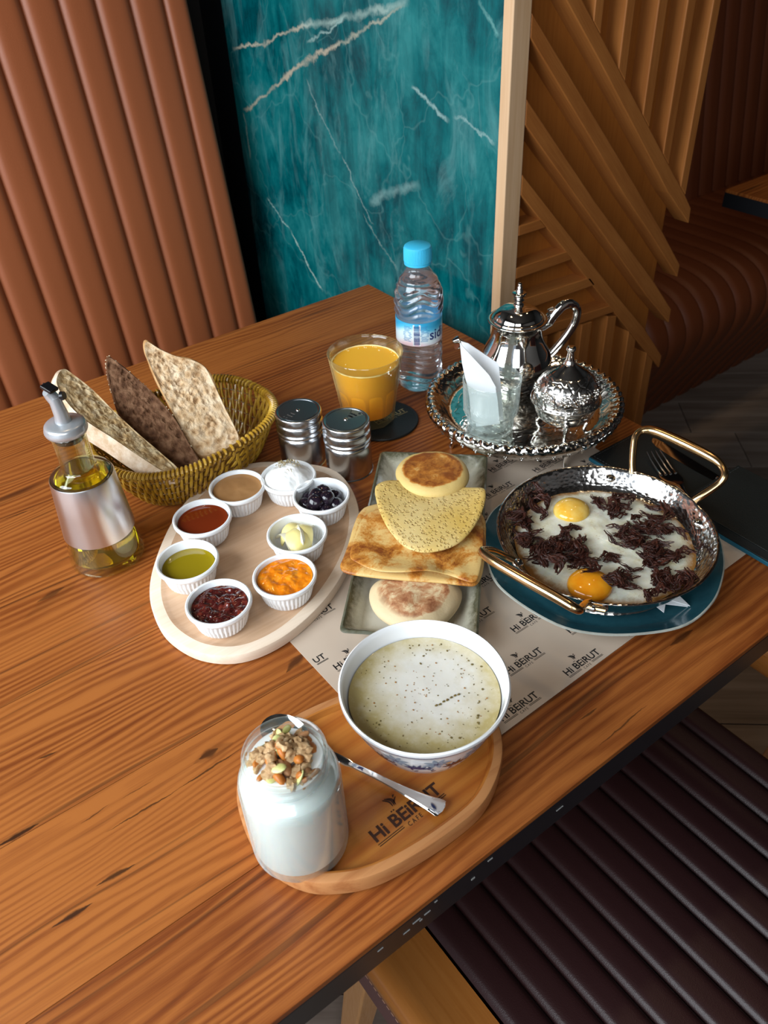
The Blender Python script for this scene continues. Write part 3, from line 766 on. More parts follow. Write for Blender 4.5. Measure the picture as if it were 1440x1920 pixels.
M['tahini'] = food('sesame_paste', [(.3, (.34, .17, .065)), (.7, (.42, .22, .09))], 30, .22, .12, .001)
M['syrup'] = Sh('dark_syrup', (.17, .022, .004), .05, spec=.6, coat=.6, sss=.1).m
M['olive_oil'] = Sh('olive_oil', (.26, .19, .006), .04, spec=.6, coat=.6).m
def _jam(name, a, b, c):
    s = Sh(name, rough=.1, spec=.6, coat=.8, sss=.15); n = s.noise(s.co(), 130, 4, .6); s.color(s.ramp(n, [(.35, a), (.55, b), (.72, c)])); s.bump(s.noise(s.co(), 210, 3, .6), .5, .001); return s.m
M['berry'] = _jam('dark_berry_jam', (.022, .003, .003), (.075, .010, .008), (.22, .035, .018))
M['apricot'] = _jam('orange_jam', (.74, .18, .004), (.82, .24, .008), (.90, .36, .03))
cz = BZ+.0225
fill('sesame_paste', *RAM['tahini'], cz, .0255, M['tahini'], 'light brown sesame paste filling a dip bowl', 'dip', .0006, 70)
fill('syrup', *RAM['syrup'], cz-.0015, .0252, M['syrup'], 'clear red brown syrup in a dip bowl', 'syrup', 0)
fill('olive_oil', *RAM['oil'], cz-.0045, .0250, M['olive_oil'], 'green gold olive oil in a dip bowl', 'oil', 0)
fill('berry_jam', *RAM['jam'], cz-.0015, .0250, M['berry'], 'lumpy dark red jam in the frontmost dip bowl', 'jam', .0030, 120, .0008, n=80, nr=30, seed=2)
fill('orange_jam', *RAM['orange'], cz, .0255, M['apricot'], 'bright orange jam with fruit pieces in a dip bowl', 'jam', .0024, 80, .0012, n=80, nr=30, seed=5)
lab = fill('cream_cheese', *RAM['labneh'], cz+.0005, .0262, M['labneh'], 'mound of thick white cream cheese with dried herbs', 'cream cheese', .0022, 75, .0165, n=90, nr=40, seed=9)
rng = random.Random(3)
def herbs(parent, n, cx, cy, r, zf, mat, ln=.004, rad=.00035):
    mb = MB()
    for i in range(n):
        a = rng.uniform(0, TAU); q = r*rng.random()**.7; x, y = cx+q*cos(a), cy+q*sin(a); b = rng.uniform(0, TAU); l = ln*rng.uniform(.4, 1)
        z = zf(x, y); mb.tube([(x, y, z), (x+l*.5*cos(b), y+l*.5*sin(b), z+rad*2+rng.uniform(0, .0012)), (x+l*cos(b), y+l*sin(b), zf(x+l*cos(b), y+l*sin(b))+rad*rng.uniform(0, 4))], [rad*rng.uniform(.7, 1.6), rad, rad*.5], 5)
    o = mb.build('dried_herbs', mat, parent); tag(o, kind='stuff'); return o
M['herb'] = food('dried_herbs', [(.3, (.20, .15, .06)), (.7, (.48, .38, .20))], 300, .8, 0)
M['herb_dark'] = food('dark_herbs', [(.3, (.07, .055, .012)), (.7, (.22, .15, .04))], 300, .7, 0)
herbs(lab, 44, .002, .004, .013, lambda x, y: .0180-(x*x+y*y)/.0262**2*.0175, M['herb'], .005, .0004)
# butter: curled shavings, each a thing
M['butter'] = food('butter', [(.3, (.86, .70, .25)), (.7, (.90, .78, .38))], 25, .3, .1, .001, sss=.25)
M['butter_pale'] = food('pale_butter', [(.3, (.90, .84, .62)), (.7, (.93, .88, .70))], 25, .35, .1, .001, sss=.25)
bx, by = RAM['butter']
def curl(name, x, y, z, a, w, l, cv, tilt, mat, label):
    mb = MB(); n = 14; rings = []
    for i in range(n+1):
        t = i/n-.5; ww = w*(1-abs(2*t)**2.2*.85); zz = cv*(1-4*t*t); rings.append([Vector((l*t, q*ww, zz+e-abs(q)**2*.010*0+(-(q*q)*ww*1.1))) for q, e in ((-.5, 0), (-.25, .0006), (0, .0009), (.25, .0006), (.5, 0), (.25, -.0016), (0, -.0018), (-.25, -.0016))])
    mb.loft(rings)
    mb.v = [(vx*1.5, vy*1.55, vz*1.4) for vx, vy, vz in mb.v]; o = mb.build(name, mat, loc=(x, y, z)); o.rotation_euler = (tilt, 0, a); tag(o, label, 'butter', 'butter shavings in the dip bowl'); return o
for i, (dx, dy, dz, a, w, l, cv, tl, m, lb) in enumerate((
    (-.002, -.003, .016, 1.0, .017, .027, .010, .25, 'butter', 'rounded yellow butter shaving in the middle of the dip bowl'),
    (.0065, .000, .015, 1.25, .016, .025, .010, -.3, 'butter', 'yellow butter shaving lying right of the middle one'),
    (-.014, .004, .014, 1.5, .010, .022, .009, .7, 'butter_pale', 'pale butter curl at the left side of its bowl'),
    (.015, -.003, .014, .9, .010, .022, .009, -.8, 'butter_pale', 'pale butter curl at the right side of its bowl'),
    (.001, .010, .015, .2, .012, .022, .009, -.5, 'butter', 'yellow butter curl at the back of its bowl'),
    (.0015, -.0035, .0255, 1.2, .0055, .019, .003, .1, 'butter_pale', 'thin pale strip lying on top of the butter'))):
    curl('butter_curl', bx+dx, by+dy, BZ+dz, a, w, l, cv, tl, M[m], lb)
# olives
M['olive'] = food('black_olive', [(.35, (.008, .006, .010)), (.7, (.022, .012, .022))], 60, .12, .25, .0008, coat=.5)
ox, oy = RAM['olives']; OV = []
for i, (dx, dy, dz) in enumerate(((-.0145, -.004, .014), (-.004, -.015, .014), (.0095, -.012, .014), (.016, .001, .014), (.009, .014, .014), (-.006, .015, .014), (-.015, .008, .0145), (.0, .0, .0125), (-.0035, .004, .0235), (.0065, .0055, .0225), (.003, -.0055, .0225), (-.009, -.003, .0225))):
    mb = MB().ball((0, 0, 0), (.0084, .0084, .0090), 20, 14, nz=.10, fr=150)
    o = mb.build('olive', M['olive'], loc=(ox+dx, oy+dy, BZ+dz)); o.rotation_euler = (rng.uniform(-1, 1), rng.uniform(-1, 1), 0)
    tag(o, 'shiny wrinkled black olive heaped in the white dip bowl', 'olive', 'black olives in the dip bowl')
    OV.append(o)
herbs(OV[8], 26, .003, -.002, .010, lambda x, y: .0068-(x*x+y*y)*40, M['herb'], .0035, .0004)

# ------------------------------------------------------------------ near board with soup bowl, jar and spoon
px2 = [(443, 1486), (451, 1532), (474, 1580), (517, 1628), (576, 1654), (638, 1655), (700, 1642), (770, 1608), (848, 1557), (906, 1506), (936, 1447), (943, 1393), (928, 1345), (880, 1305), (800, 1280), (700, 1285), (614, 1312), (537, 1350), (478, 1400), (450, 1445)]
NH = .0175
ol = spline([at(x, y, NH) for x, y in px2], 6, closed=True)
nbd = board('serving_board', 'reddish wooden board with raised lip and burnt café logo, nearest the camera', 'serving board', ol, NH, .0085, .0055, M['acacia'], M['acacia_rim'])
NZ = NH-.0055+.0003
br = logo_mb(.062, .00012, 1.3).build('burnt_logo', M['brand'], nbd, smooth=False)
la = at(707, 1583, NH-.0055); lb = at(800, 1510, NH-.0055); d = lb-la
c = nbd.location; lc = la+(d.normalized()*.031)
br.location = (lc.x-c.x, lc.y-c.y+.001, NH-.0055+.0002); br.rotation_euler = (0, 0, math.atan2(d.y, d.x))

# soup bowl
sb = tag(empty('soup_bowl', (.238, .304, NZ)), 'white porcelain bowl with blue line and flower pattern outside, full of soup', 'bowl')
def bowl_r(z):                                # outer radius of the bowl at height z
    t = max(0, min(1, (z-.006)/.062)); return .030+.0322*(t**.62)
bp = [(0, .002), (.022, .002), (.024, 0), (.029, 0), (.0295, .005)]+[(bowl_r(z), z) for z in (.008, .012, .018, .026, .036, .046, .056, .063)]+[(.0626, .066), (.0624, .0685), (.0612, .0695), (.0598, .068), (.0590, .064), (.0555, .050), (.050, .035), (.042, .018), (.030, .009), (0, .007)]
MB().lathe(bp, 96).build('bowl', M['porcelain'], sb)
navy = Sh('navy_line', (.012, .03, .14), .2).m
ln = MB().lathe([(bowl_r(z)+.00016 if z < .064 else .0627, z) for z in (.0618, .0622, .0630, .0634)], 96)
ln.build('blue_line', navy, sb)
def motif(mat, items, name):
    mb = MB()
    for a0, z0, ang, L, W in items:
        n = 9; pts = []
        for j in range(n+1):
            u = j/n; wv = W*math.sin(PI*min(1, u*1.02))**.7
            pts.append((u*L, wv))
        poly = [(x, y) for x, y in pts]+[(x, -y) for x, y in pts[::-1]]
        vs = []
        for x, y in poly:
            s_ = x*cos(ang)-y*sin(ang); t_ = x*sin(ang)+y*cos(ang); z = z0+t_; r = bowl_r(z)+.00022; a = a0+s_/r
            vs.append((r*cos(a), r*sin(a), z))
        mb.add(vs, [(j, j+1, 2*n+1-j-1, 2*n+1-j) for j in range(n)])
    o = mb.build(name, mat, sb, smooth=False); tag(o, kind='stuff')
rng = random.Random(11); nav = []; mar = []; gry = []; org = []
for i in range(24):
    a0 = i*TAU/24; z0 = .045 if i % 2 else .048
    if i % 2:
        for q in range(6): (mar if i % 4 == 1 else nav).append((a0+.0, z0-.010, PI*(.12+.15*q), .0105 if q % 2 else .013, .0013))
    else:
        for q in range(8):
            gry.append((a0, z0, TAU*q/8+.3, .0105, .0017))
        for q in range(5): nav.append((a0, z0, TAU*q/5, .0032, .0006))
        if i % 4 == 0: org.append((a0+.08, z0-.004, .5, .008, .002))
    for q in range(4): nav.append((a0+.20, .026+.004*q, PI*.5+rng.uniform(-.8, .8), .006, .0008))
motif(navy, nav, 'blue_petals'); motif(Sh('maroon_glaze', (.09, .015, .02), .25).m, mar, 'maroon_petals')
motif(Sh('grey_blue_glaze', (.30, .38, .48), .25).m, gry, 'grey_petals'); motif(Sh('orange_glaze', (.75, .36, .12), .3).m, org, 'orange_petals')
def _soup():
    s = Sh('creamy_soup', rough=.13, spec=.5, coat=.5, sss=.1); v = s.co(); sp = s.sep(v)
    dx = s.math('SUBTRACT', sp[0], .010); dy = s.math('SUBTRACT', sp[1], .004)
    d = s.math('SQRT', s.math('ADD', s.math('MULTIPLY', dx, dx), s.math('MULTIPLY', dy, dy)))
    n = s.noise(v, 55, 4, .6); n2 = s.noise(v, 260, 4, .7)
    f = s.math('ADD', s.math('MULTIPLY', d, 17.0), s.math('MULTIPLY', s.math('SUBTRACT', n, .5), .75))
    c = s.ramp(f, [(.40, (.72, .69, .62)), (.66, (.62, .56, .42)), (.95, (.46, .37, .16))])
    c = s.mix(s.ramp(n2, [(.55, 0.0), (.75, .35)]), c, (.72, .66, .50))
    s.color(c); s.bump(s.math('ADD', n2, n), .12, .0008); return s.m
soup = fill('soup', .238, .304, NZ+.0545, .0558, _soup(), 'creamy yellowish soup with olive oil film and dried herbs', 'soup', .0004, 60, n=90, nr=18, meniscus=.0008)
def spk(parent, n, R, mat, seed, zz=.0003, mn=.0004, mx=.0012, name='herb_flakes', band=None):
    r_ = random.Random(seed); mb = MB()
    for i in range(n):
        a = r_.uniform(0, TAU); q = R*r_.random()**.5
        if band: q = r_.gauss(*band); a = r_.uniform(*band_a)
        s_ = r_.uniform(mn, mx); mb.ball((q*cos(a), q*sin(a), zz), (s_, s_*r_.uniform(.4, 1), s_*.35), 6, 4, M=Matrix.Rotation(r_.uniform(0, PI), 3, 'Z'))
    o = mb.build(name, mat, parent); tag(o, kind='stuff')
spk(soup, 130, .052, M['herb_dark'], 1, mn=.0002, mx=.0007)
band_a = (2.6, 7.6); spk(soup, 55, .05, M['herb_dark'], 2, mn=.0003, mx=.0013, band=(.044, .005))
band_a = (0, TAU); spk(soup, 60, .05, food('red_flakes', [(.3, (.25, .10, .02)), (.7, (.42, .20, .05))], 300, .6, 0), 3, mn=.0003, mx=.0009, band=(.026, .012))
mb = MB()
for q in range(7):
    p = at(818+q*7, 1325-q*4+rng.uniform(-2, 2), .067+.0127-.013); mb.ball((p.x-.238, p.y-.304, .0004), (.0014, .0009, .0005), 6, 4)
tag(mb.build('herb_flakes', M['herb_dark'], soup), kind='stuff')

# yoghurt jar
jar = tag(empty('yogurt_jar', (.118, .294, NZ)), 'clear glass jar of white yogurt topped with granola, on the near board', 'jar')
jo = [(0, .0), (.029, .0), (.0322, .0015), (.0336, .005), (.0338, .020), (.0337, .066), (.0334, .074), (.0322, .0795), (.0292, .0825), (.0270, .0835), (.0262, .085), (.0262, .088), (.0280, .0895), (.0286, .0915), (.0280, .0935), (.0268, .0945), (.0266, .098), (.0272, .1005), (.0268, .103), (.0258, .1038)]
ji = [(.0247, .103), (.0244, .098), (.0245, .086), (.0275, .0815), (.0312, .077), (.0322, .072), (.0322, .008), (.0305, .0045), (0, .004)]
MB().lathe(rprof(jo, 3)+rprof(ji, 3), 72).build('glass_jar', M['jar_glass'], jar)
yi = [(0, .0046), (.0298, .0050), (.0320, .009), (.0321, .071), (.0311, .0765), (.0270, .0808), (.0241, .0855), (.0240, .0940), (.0225, .0948), (0, .0950)]
yo = MB().lathe(yi, 64).build('yogurt', M['yogurt'], loc=(.118, .294, NZ)); tag(yo, 'white yogurt filling the glass jar', 'yogurt')
rng = random.Random(21)
GC = [('oat', food('toasted_oats', [(.3, (.28, .14, .05)), (.55, (.50, .32, .16)), (.75, (.72, .56, .36))], 160, .7, .4, .001)), ('nut', food('toasted_nut', [(.3, (.30, .13, .05)), (.7, (.48, .25, .11))], 80, .5, .3)),
      ('raisin', food('dried_apricot', [(.3, (.42, .12, .02)), (.7, (.60, .22, .04))], 80, .4, .3)), ('seed', food('pumpkin_seed', [(.3, (.10, .09, .02)), (.7, (.20, .19, .05))], 80, .5, .2)), ('apple', food('green_apple_chip', [(.3, (.52, .52, .12)), (.7, (.75, .75, .40))], 60, .5, .2))]
gr = {}
for nm, mt in GC:
    for v in range(2):
        mb = MB()
        if nm == 'oat': mb.ball((0, 0, 0), (.0050, .0038, .0030), 14, 9, nz=.75, fr=330+v*60)
        elif nm == 'nut': mb.ball((0, 0, 0), (.0056, .0030, .0022), 12, 8, nz=.35, fr=230+v*60)
        elif nm == 'raisin': mb.ball((0, 0, 0), (.0048, .0032, .0026), 12, 8, nz=.3, fr=250+v*50)
        elif nm == 'seed': mb.ball((0, 0, 0), (.0050, .0027, .0012), 12, 8, nz=.1)
        else: mb.ball((0, 0, 0), (.0062, .0040, .0014), 12, 8, nz=.2)
        o = mb.build('granola_piece', mt, loc=(0, 0, -3)); gr[nm, v] = o
first = True
for i in range(78):
    a = rng.uniform(0, TAU); q = .0205*rng.random()**.55; nm = rng.choice(['oat']*7+['nut']*3+['raisin']*2+['seed', 'apple']) ; v = rng.randrange(2)
    if i < 2: nm = ['apple', 'seed'][i]; a, q = ((3.9, .013), (.9, .016))[i]
    src = gr[nm, v]; o = bpy.data.objects.new('granola_piece', src.data); sc.collection.objects.link(o)
    hgt = .0935+.0115*(1-(q/.0205)**2)*rng.uniform(.25, 1) if i > 1 else .104
    o.location = (.118+q*cos(a), .294+q*sin(a), NZ+T+hgt); o.rotation_euler = (rng.uniform(-1, 1), rng.uniform(-1, 1), rng.uniform(0, TAU)); o.scale = [rng.uniform(.8, 1.15)]*3
    tag(o, {'oat': 'pale toasted oat cluster heaped in the jar mouth', 'nut': 'brown nut piece among the granola in the jar', 'raisin': 'orange dried fruit piece in the jar granola', 'seed': 'dark green pumpkin seed in the jar granola', 'apple': 'pale green fruit slice in the jar granola'}[nm], 'granola', 'granola pieces on the yogurt')
for o in gr.values(): bpy.data.objects.remove(o)

# spoon lying across the near board
sp_ = [at(535, 1372, .0200), at(570, 1388, .0180), at(640, 1424, .0215), at(700, 1453, .0205), at(755, 1481, .0185), at(800, 1503, .0175), at(832, 1518, .0175)]
so = sp_[3]
tsp = tag(empty('teaspoon', (so.x, so.y, NZ)), 'shiny steel teaspoon lying behind the yogurt jar', 'spoon')
pts = spline(sp_[1:], 6); L = len(pts); mb = MB(); rings = []
dirv = (sp_[-1]-sp_[1]); dirv.z = 0; dirv.normalize(); nv = Vector((-dirv.y, dirv.x, 0))
for i, p in enumerate(pts):
    u = i/(L-1); wd = .0034 if u < .25 else .0024+(.0082-.0024)*max(0, (u-.42)/.58)**1.5
    if u > .93: wd *= math.sqrt(max(.02, 1-((u-.93)/.075)**2))
    if u < .12: wd = .004+.004*(1-u/.12)
    h = .0011
    rings.append([Vector((p.x-so.x, p.y-so.y, p.z-NZ))+nv*(wd*a)+Vector((0, 0, h*b)) for a, b in ((-1, 0), (-.8, .8), (-.4, .55), (0, .75), (.4, .55), (.8, .8), (1, 0), (.6, -.9), (0, -1), (-.6, -.9))])
mb.loft(rings); mb.build('handle', M['chrome'], tsp)
mb = MB(); bc = sp_[0]-Vector((so.x, so.y, NZ)); bl, bw = .0215, .0145
for sgn in (0, 1):
    rr_ = []
    for j in range(8):
        s_ = 1-j/8 if j < 8 else .02
        rr_.append([bc+dirv*(bl*s_*cos(TAU*i/28))+nv*(bw*s_*sin(TAU*i/28)*(1-.12*cos(TAU*i/28)))+Vector((0, 0, -.0055*(1-s_*s_)-(.0009 if sgn else 0))) for i in range(28)])
    mb.loft(rr_, cap=False); b = len(mb.v)-28; mb.f.append(tuple(range(b, b+28)))
mb.build('spoon_bowl', M['chrome'], tsp)
# ------------------------------------------------------------------ oil bottle
ob = tag(empty('oil_bottle', (.131, .689, .0002)), 'glass oil bottle with brushed steel sleeve and grey pourer, left of the bread basket', 'bottle')
def br_(z): return .0366-(.0366-.0290)*z/.103
MB().lathe(rprof([(0, .003), (.030, .002), (.0335, 0), (.0360, .002), (.0372, .006), (br_(.03), .03), (br_(.06), .06), (br_(.10), .10), (.0276, .1055), (.0235, .1085), (.0185, .110), (.0163, .1125), (.0157, .118), (.0156, .14), (.0160, .146), (.0168, .148), (.0160, .150)], 4)+[(.0142, .150), (.0138, .118), (.0145, .112), (.0225, .1062), (.0262, .1035), (br_(.1)-.0025, .098), (br_(.05)-.0025, .05), (.0340, .010), (.030, .006), (0, .0065)], 80).build('glass_body', M['oil_glass'], ob)
oo = MB().lathe([(0, .0067), (.030, .0063), (.0337, .011), (br_(.05)-.0028, .05), (br_(.095)-.0028, .096), (.0255, .1030), (.022, .1056), (.0144, .1108), (.0140, .1115), (0, .1115)], 80).build('olive_oil', M['oil'], loc=(.131, .689, .0002)); tag(oo, 'yellow olive oil inside the steel sleeved bottle', 'oil')
MB().lathe([(br_(.037)+.0002, .037), (br_(.037)+.0010, .0372), (br_(.07)+.0010, .07), (br_(.1)+.0010, .1015), (br_(.1)+.0004, .1028), (br_(.1)+.0001, .1026)], 96).build('steel_sleeve', M['brushed'], ob)
MB().lathe([(.0135, .143), (.0135, .152), (0, .152)], 32).build('stopper', M['plastic_black'], ob)
MB().lathe(rprof([(.0168, .1505), (.0185, .151), (.0196, .154), (.0190, .157), (.0172, .1605), (.010, .1622), (.0085, .1625)], 3)+[(0, .1625)], 64).build('pourer_collar', M['pourer'], ob)
MB().tube([(0, 0, .160), (0, 0, .170), (-.0006, .001, .180), (-.001, .002, .186)], [.0076, .0064, .0057, .0054], 24).build('pourer_neck', M['pourer'], ob)
MB().tube([(-.001, .002, .184), (-.003, .004, .189), (-.006, .003, .193)], [.0058, .0056, .0035], 16).build('pourer_lip', M['pourer'], ob)
o = MB().tube([(.0045, -.004, .1885), (.0065, -.006, .189)], [.0042, .0036], 16).build('pivot', M['plastic_black'], ob)
mb = MB(); mb.box(-.0052, .0052, -.004, .008, -.0012, .0022); mb.box(-.0012, .0012, .006, .009, -.004, .002); o = mb.build('flap', M['plastic_black'], ob, bevel=.0008); o.location = (-.001, .002, .1945); o.rotation_euler = (.35, .1, .5)

# ------------------------------------------------------------------ bread basket
bk = tag(empty('bread_basket', (.27, .772, .0002), .2), 'small oval wicker basket of honey brown willow holding bread slices', 'basket')
M['wicker'] = food('wicker', [(.3, (.24, .11, .008)), (.55, (.46, .26, .025)), (.75, (.66, .44, .09))], 45, .3, .2, .0006, sss=0, coat=.3)
M['wicker_dark'] = food('wicker_dark', [(.3, (.10, .045, .006)), (.7, (.26, .13, .02))], 45, .4, .2, .0006, sss=0)
def bas(a, t, off=0):            # t 0 at the base, 1 at the rim
    e = 2/2.5; s_ = t**.8
    A, B = .077+.026*s_+off, .057+.024*s_+off
    c_, q = cos(a), sin(a)
    return Vector((A*math.copysign(abs(c_)**e, c_), B*math.copysign(abs(q)**e, q), .005+.054*t))
mb = MB(); ns = 100
for i in range(ns):
    a = TAU*i/ns; ph = i % 2
    path = [bas(a+.10*t, t, .0013*math.cos(PI*(t*5+ph))) for t in [j/15 for j in range(16)]]
    mb.tube(path, .00185, 6)
tag(mb.build('upright_canes', M['wicker'], bk), kind='stuff')
for t in (.0, .2, .4, .6, .8):
    MB().tube([bas(TAU*i/96, t+.02) for i in range(96)], .0010, 6, closed=True).build('cross_cane', M['wicker_dark'], bk)
mb = MB(); nw = 120
for i in range(nw):
    a = TAU*i/nw; pc = bas(a, 1.03); q = bas(a+.02, 1.03)-pc; q.normalize(); nn = Vector((q.y, -q.x, 0))
    mb.tube([pc+nn*(.0040*cos(w_))+Vector((0, 0, .0040*sin(w_)))+q*(w_/TAU*.0052) for w_ in [TAU*j/8 for j in range(9)]], .0017, 6)
tag(mb.build('rim_wrapping', M['wicker'], bk), kind='stuff')
MB().tube([bas(TAU*i/96, 1.03) for i in range(96)], .0034, 8, closed=True).build('rim_core', M['wicker_dark'], bk)
mb = MB(); P_ = [bas(TAU*i/96, 0) for i in range(96)]
mb.loft([[Vector((p.x, p.y, z)) for p in P_] for z in (.002, .006)]); mb.build('base', M['wicker_dark'], bk, smooth=False)

def crumb(name, a, b, c, seed=0):
    s = Sh(name, rough=.75, sss=.08, spec=.2); v = s.co(); h = s.vor(s.co((1, 1, 1), loc=(seed, 0, 0)), 120); n = s.noise(v, 60, 5, .7); n2 = s.noise(v, 420, 4, .7)
    f = s.math('ADD', s.math('MULTIPLY', h, .50), s.math('ADD', s.math('MULTIPLY', n, .45), s.math('MULTIPLY', n2, .25)))
    s.color(s.ramp(f, [(.35, a), (.55, b), (.8, c)])); s.bump(s.math('ADD', s.math('MULTIPLY', s.vor(v, 170), .9), s.math('ADD', n2, n)), .8, .002); return s.m
M['crumb_w'] = crumb('white_crumb', (.42, .23, .085), (.68, .47, .24), (.82, .66, .43))
M['crumb_b'] = crumb('brown_crumb', (.05, .020, .009), (.13, .058, .028), (.24, .125, .068))
M['crumb_l'] = crumb('light_crumb', (.34, .18, .075), (.62, .42, .24), (.78, .61, .42))
M['crust'] = food('golden_crust', [(.3, (.36, .17, .055)), (.7, (.62, .38, .17))], 60, .6, .3, .001)
M['crust_flour'] = food('floured_crust', [(.35, (.50, .33, .19)), (.6, (.74, .60, .46)), (.75, (.82, .74, .64))], 70, .75, .4, .001)
M['crust_dark'] = food('dark_crust', [(.3, (.055, .022, .010)), (.7, (.16, .07, .03))], 80, .5, .3, .001)
def bread(label, px, p0, n, th, crumb_m, crust_m, holes, seed, seeds=0):
    n = n.normalized(); rim = [on_plane(x, y, p0, n) for x, y in px]; rim = spline(rim, 9, closed=True); c = sum(rim, Vector())/len(rim)
    t = tag(empty('bread_slice', (c.x, c.y, c.z)), label, 'bread', 'bread slices in the wicker basket')
    P = [p-c for p in rim]; N_ = len(P); nr = 70; rnd = random.Random(seed)
    HL = []
    for _ in range(holes):
        q = rnd.choice(P)*rnd.random()**.6*.93; HL.append((q, rnd.uniform(.0010, .0040), rnd.uniform(.5, 1)))
    def disp(q):
        d = -.0010+.0016*mnoise.noise((q+Vector((seed, 0, 0)))*120)+.0009*mnoise.noise((q+Vector((seed, 0, 0)))*330)
        for h, r_, k_ in HL:
            dd = (q-h).length
            if dd < r_: d -= .0030*k_*math.sqrt(1-(dd/r_)**2)*(r_/.004)
        return d
    mb = MB(); rings = []
    for j in range(1, nr+1):
        s_ = 1-(1-j/nr)**1.25; rings.append([p*s_+n*(disp(p*s_)*min(1, (1.0-s_)*14)) for p in P])
    mb.loft(rings, cap=False); mb.v.append(tuple(n*disp(Vector()))); ci = len(mb.v)-1; mb.f += [(ci, i, (i+1) % N_) for i in range(N_)]
    mb.build('crumb', crumb_m, t)
    def nz_(p): return 1+.05*mnoise.noise((p+Vector((seed, 1, 0)))*45)
    mb = MB(); rings = [[p*s_*nz_(p)**(1 if s_ > 1 else .0)-n*(th*d) for p in P] for s_, d in ((1.0, 0), (1.035, .12), (1.05, .45), (1.0, .8), (.9, .96), (.55, 1.0), (.05, 1.0))]
    mb.loft(rings, cap=False); mb.f.append(tuple(range(len(mb.v)-N_, len(mb.v)))); mb.build('crust', crust_m, t)
    if seeds:
        mb = MB()
        for _ in range(seeds):
            i = rnd.randrange(N_); p = P[i]*1.045-n*(th*rnd.uniform(.05, .7)); mb.ball(p, (.0009, .0007, .0006), 6, 4)
        tag(mb.build('sesame_seeds', Sh('sesame', (.75, .62, .42), .6).m, t), kind='stuff')
    return t
tipC = at(275, 642, .140); p1 = at(445, 825, .052); p2 = at(372, 852, .047)
nC = (p1-tipC).cross(p2-tipC); nC = nC if nC.y < 0 else -nC
bread('pale open-crumbed bread slice standing upright at the right of the basket', [(275, 641), (300, 655), (330, 668), (362, 676), (385, 690), (402, 722), (422, 765), (446, 815), (440, 832), (410, 846), (374, 853), (350, 820), (328, 780), (305, 735), (284, 690), (272, 660)], tipC, nC, .010, M['crumb_l'], M['crust'], 70, 3)
tipB = at(205, 672, .130); bB = at(355, 866, .048); u = Vector((.95, -.3, 0)); nB = (bB-tipB).cross(u); nB = nB if nB.y < 0 else -nB
bread('dark brown seeded bread slice standing in the middle of the basket', [(205, 671), (222, 682), (252, 706), (290, 740), (325, 782), (352, 828), (372, 868), (345, 876), (310, 866), (272, 838), (238, 800), (222, 770), (208, 726), (201, 690)], tipB, nB, .012, M['crumb_b'], M['crust_dark'], 50, 7, seeds=150)
tipA = at(118, 693, .135); dA = at(325, 886, .058)-tipA; nA = Vector((.40, -.42, .72)); nA = nA-dA.normalized()*nA.dot(dA.normalized())
bread('pale flour-dusted bread piece leaning at the left of the basket', [(118, 692), (140, 704), (175, 732), (215, 772), (258, 812), (300, 848), (336, 882), (308, 884), (262, 856), (212, 822), (160, 788), (124, 752), (106, 716)], tipA, nA, .024, M['crumb_w'], M['crust_flour'], 34, 11)

# ------------------------------------------------------------------ shakers
def shaker(x, y, label, op, rz):
    t = tag(empty('spice_shaker', (x, y, .0002), rz), label, 'shaker', 'steel shakers between basket and juice')
    R = .0262
    MB().lathe(rprof([(0, 0), (R-.0012, 0), (R-.0002, .001), (R, .004), (R, .022), (R-.0002, .036), (R-.0022, .0395), (R-.0024, .041)], 3), 80).build('body', M['steel'], t)
    cp = [(R-.0006, .0405), (R+.0004, .0415), (R+.0006, .0435), (R-.0005, .0450), (R-.0008, .0462), (R+.0004, .0475), (R+.0007, .0495), (R+.0007, .0525), (R+.0004, .0548), (R-.0008, .0560), (R-.0008, .0572), (R+.0002, .0584), (R+.0004, .0630), (R, .0655), (R-.0012, .0664), (R-.0030, .0662), (R-.0036, .0652), (0, .0652)]
    sl = MB().lathe(rprof(cp, 2), 96).build('screw_lid', M['steel'], t)
    disc = MB(); a0, a1 = (0.28, TAU-.58) if op else (0, TAU)
    n = 60; pts = [(0, 0)]+[(.0218*cos(a0+(a1-a0)*i/n), .0218*sin(a0+(a1-a0)*i/n)) for i in range(n+1)]
    disc.prism(pts, .0653, .0662); disc.build('turning_disc', M['steel'], sl, smooth=False)
    if op: MB().prism([(0, 0)]+[(.0216*cos(-.56+.82*i/12), .0216*sin(-.56+.82*i/12)) for i in range(13)], .0653, .0656).build('perforated_plate', M['brushed'], sl, smooth=False)
    bs = MB().ball((0, 0, .0664), (.0022, .0022, .0012), 12, 6).build('rivet', M['chrome'], sl)
    hl = MB(); rr_ = random.Random(2)
    for i in range(7 if op else 8):
        a = (-.32+.22*(i % 3)) if op else (2.6+.22*(i % 3)); q = .0085+.0052*(i//3)
        r0 = (.0017 if op else .0010); z = .0656 if op else .0663
        hl.lathe([(r0, 0), (r0*.9, .0002), (0, .0002)], 12, c=(q*cos(a), q*sin(a), z))
    hl.build('shaker_holes', M['plastic_black'] if op else M['chrome'], sl, smooth=False)
shaker(.409, .653, 'steel spice shaker with its wedge of holes open, nearer the camera', True, .35)
shaker(.379, .7045, 'steel spice shaker with closed lid, beside the basket', False, .6)

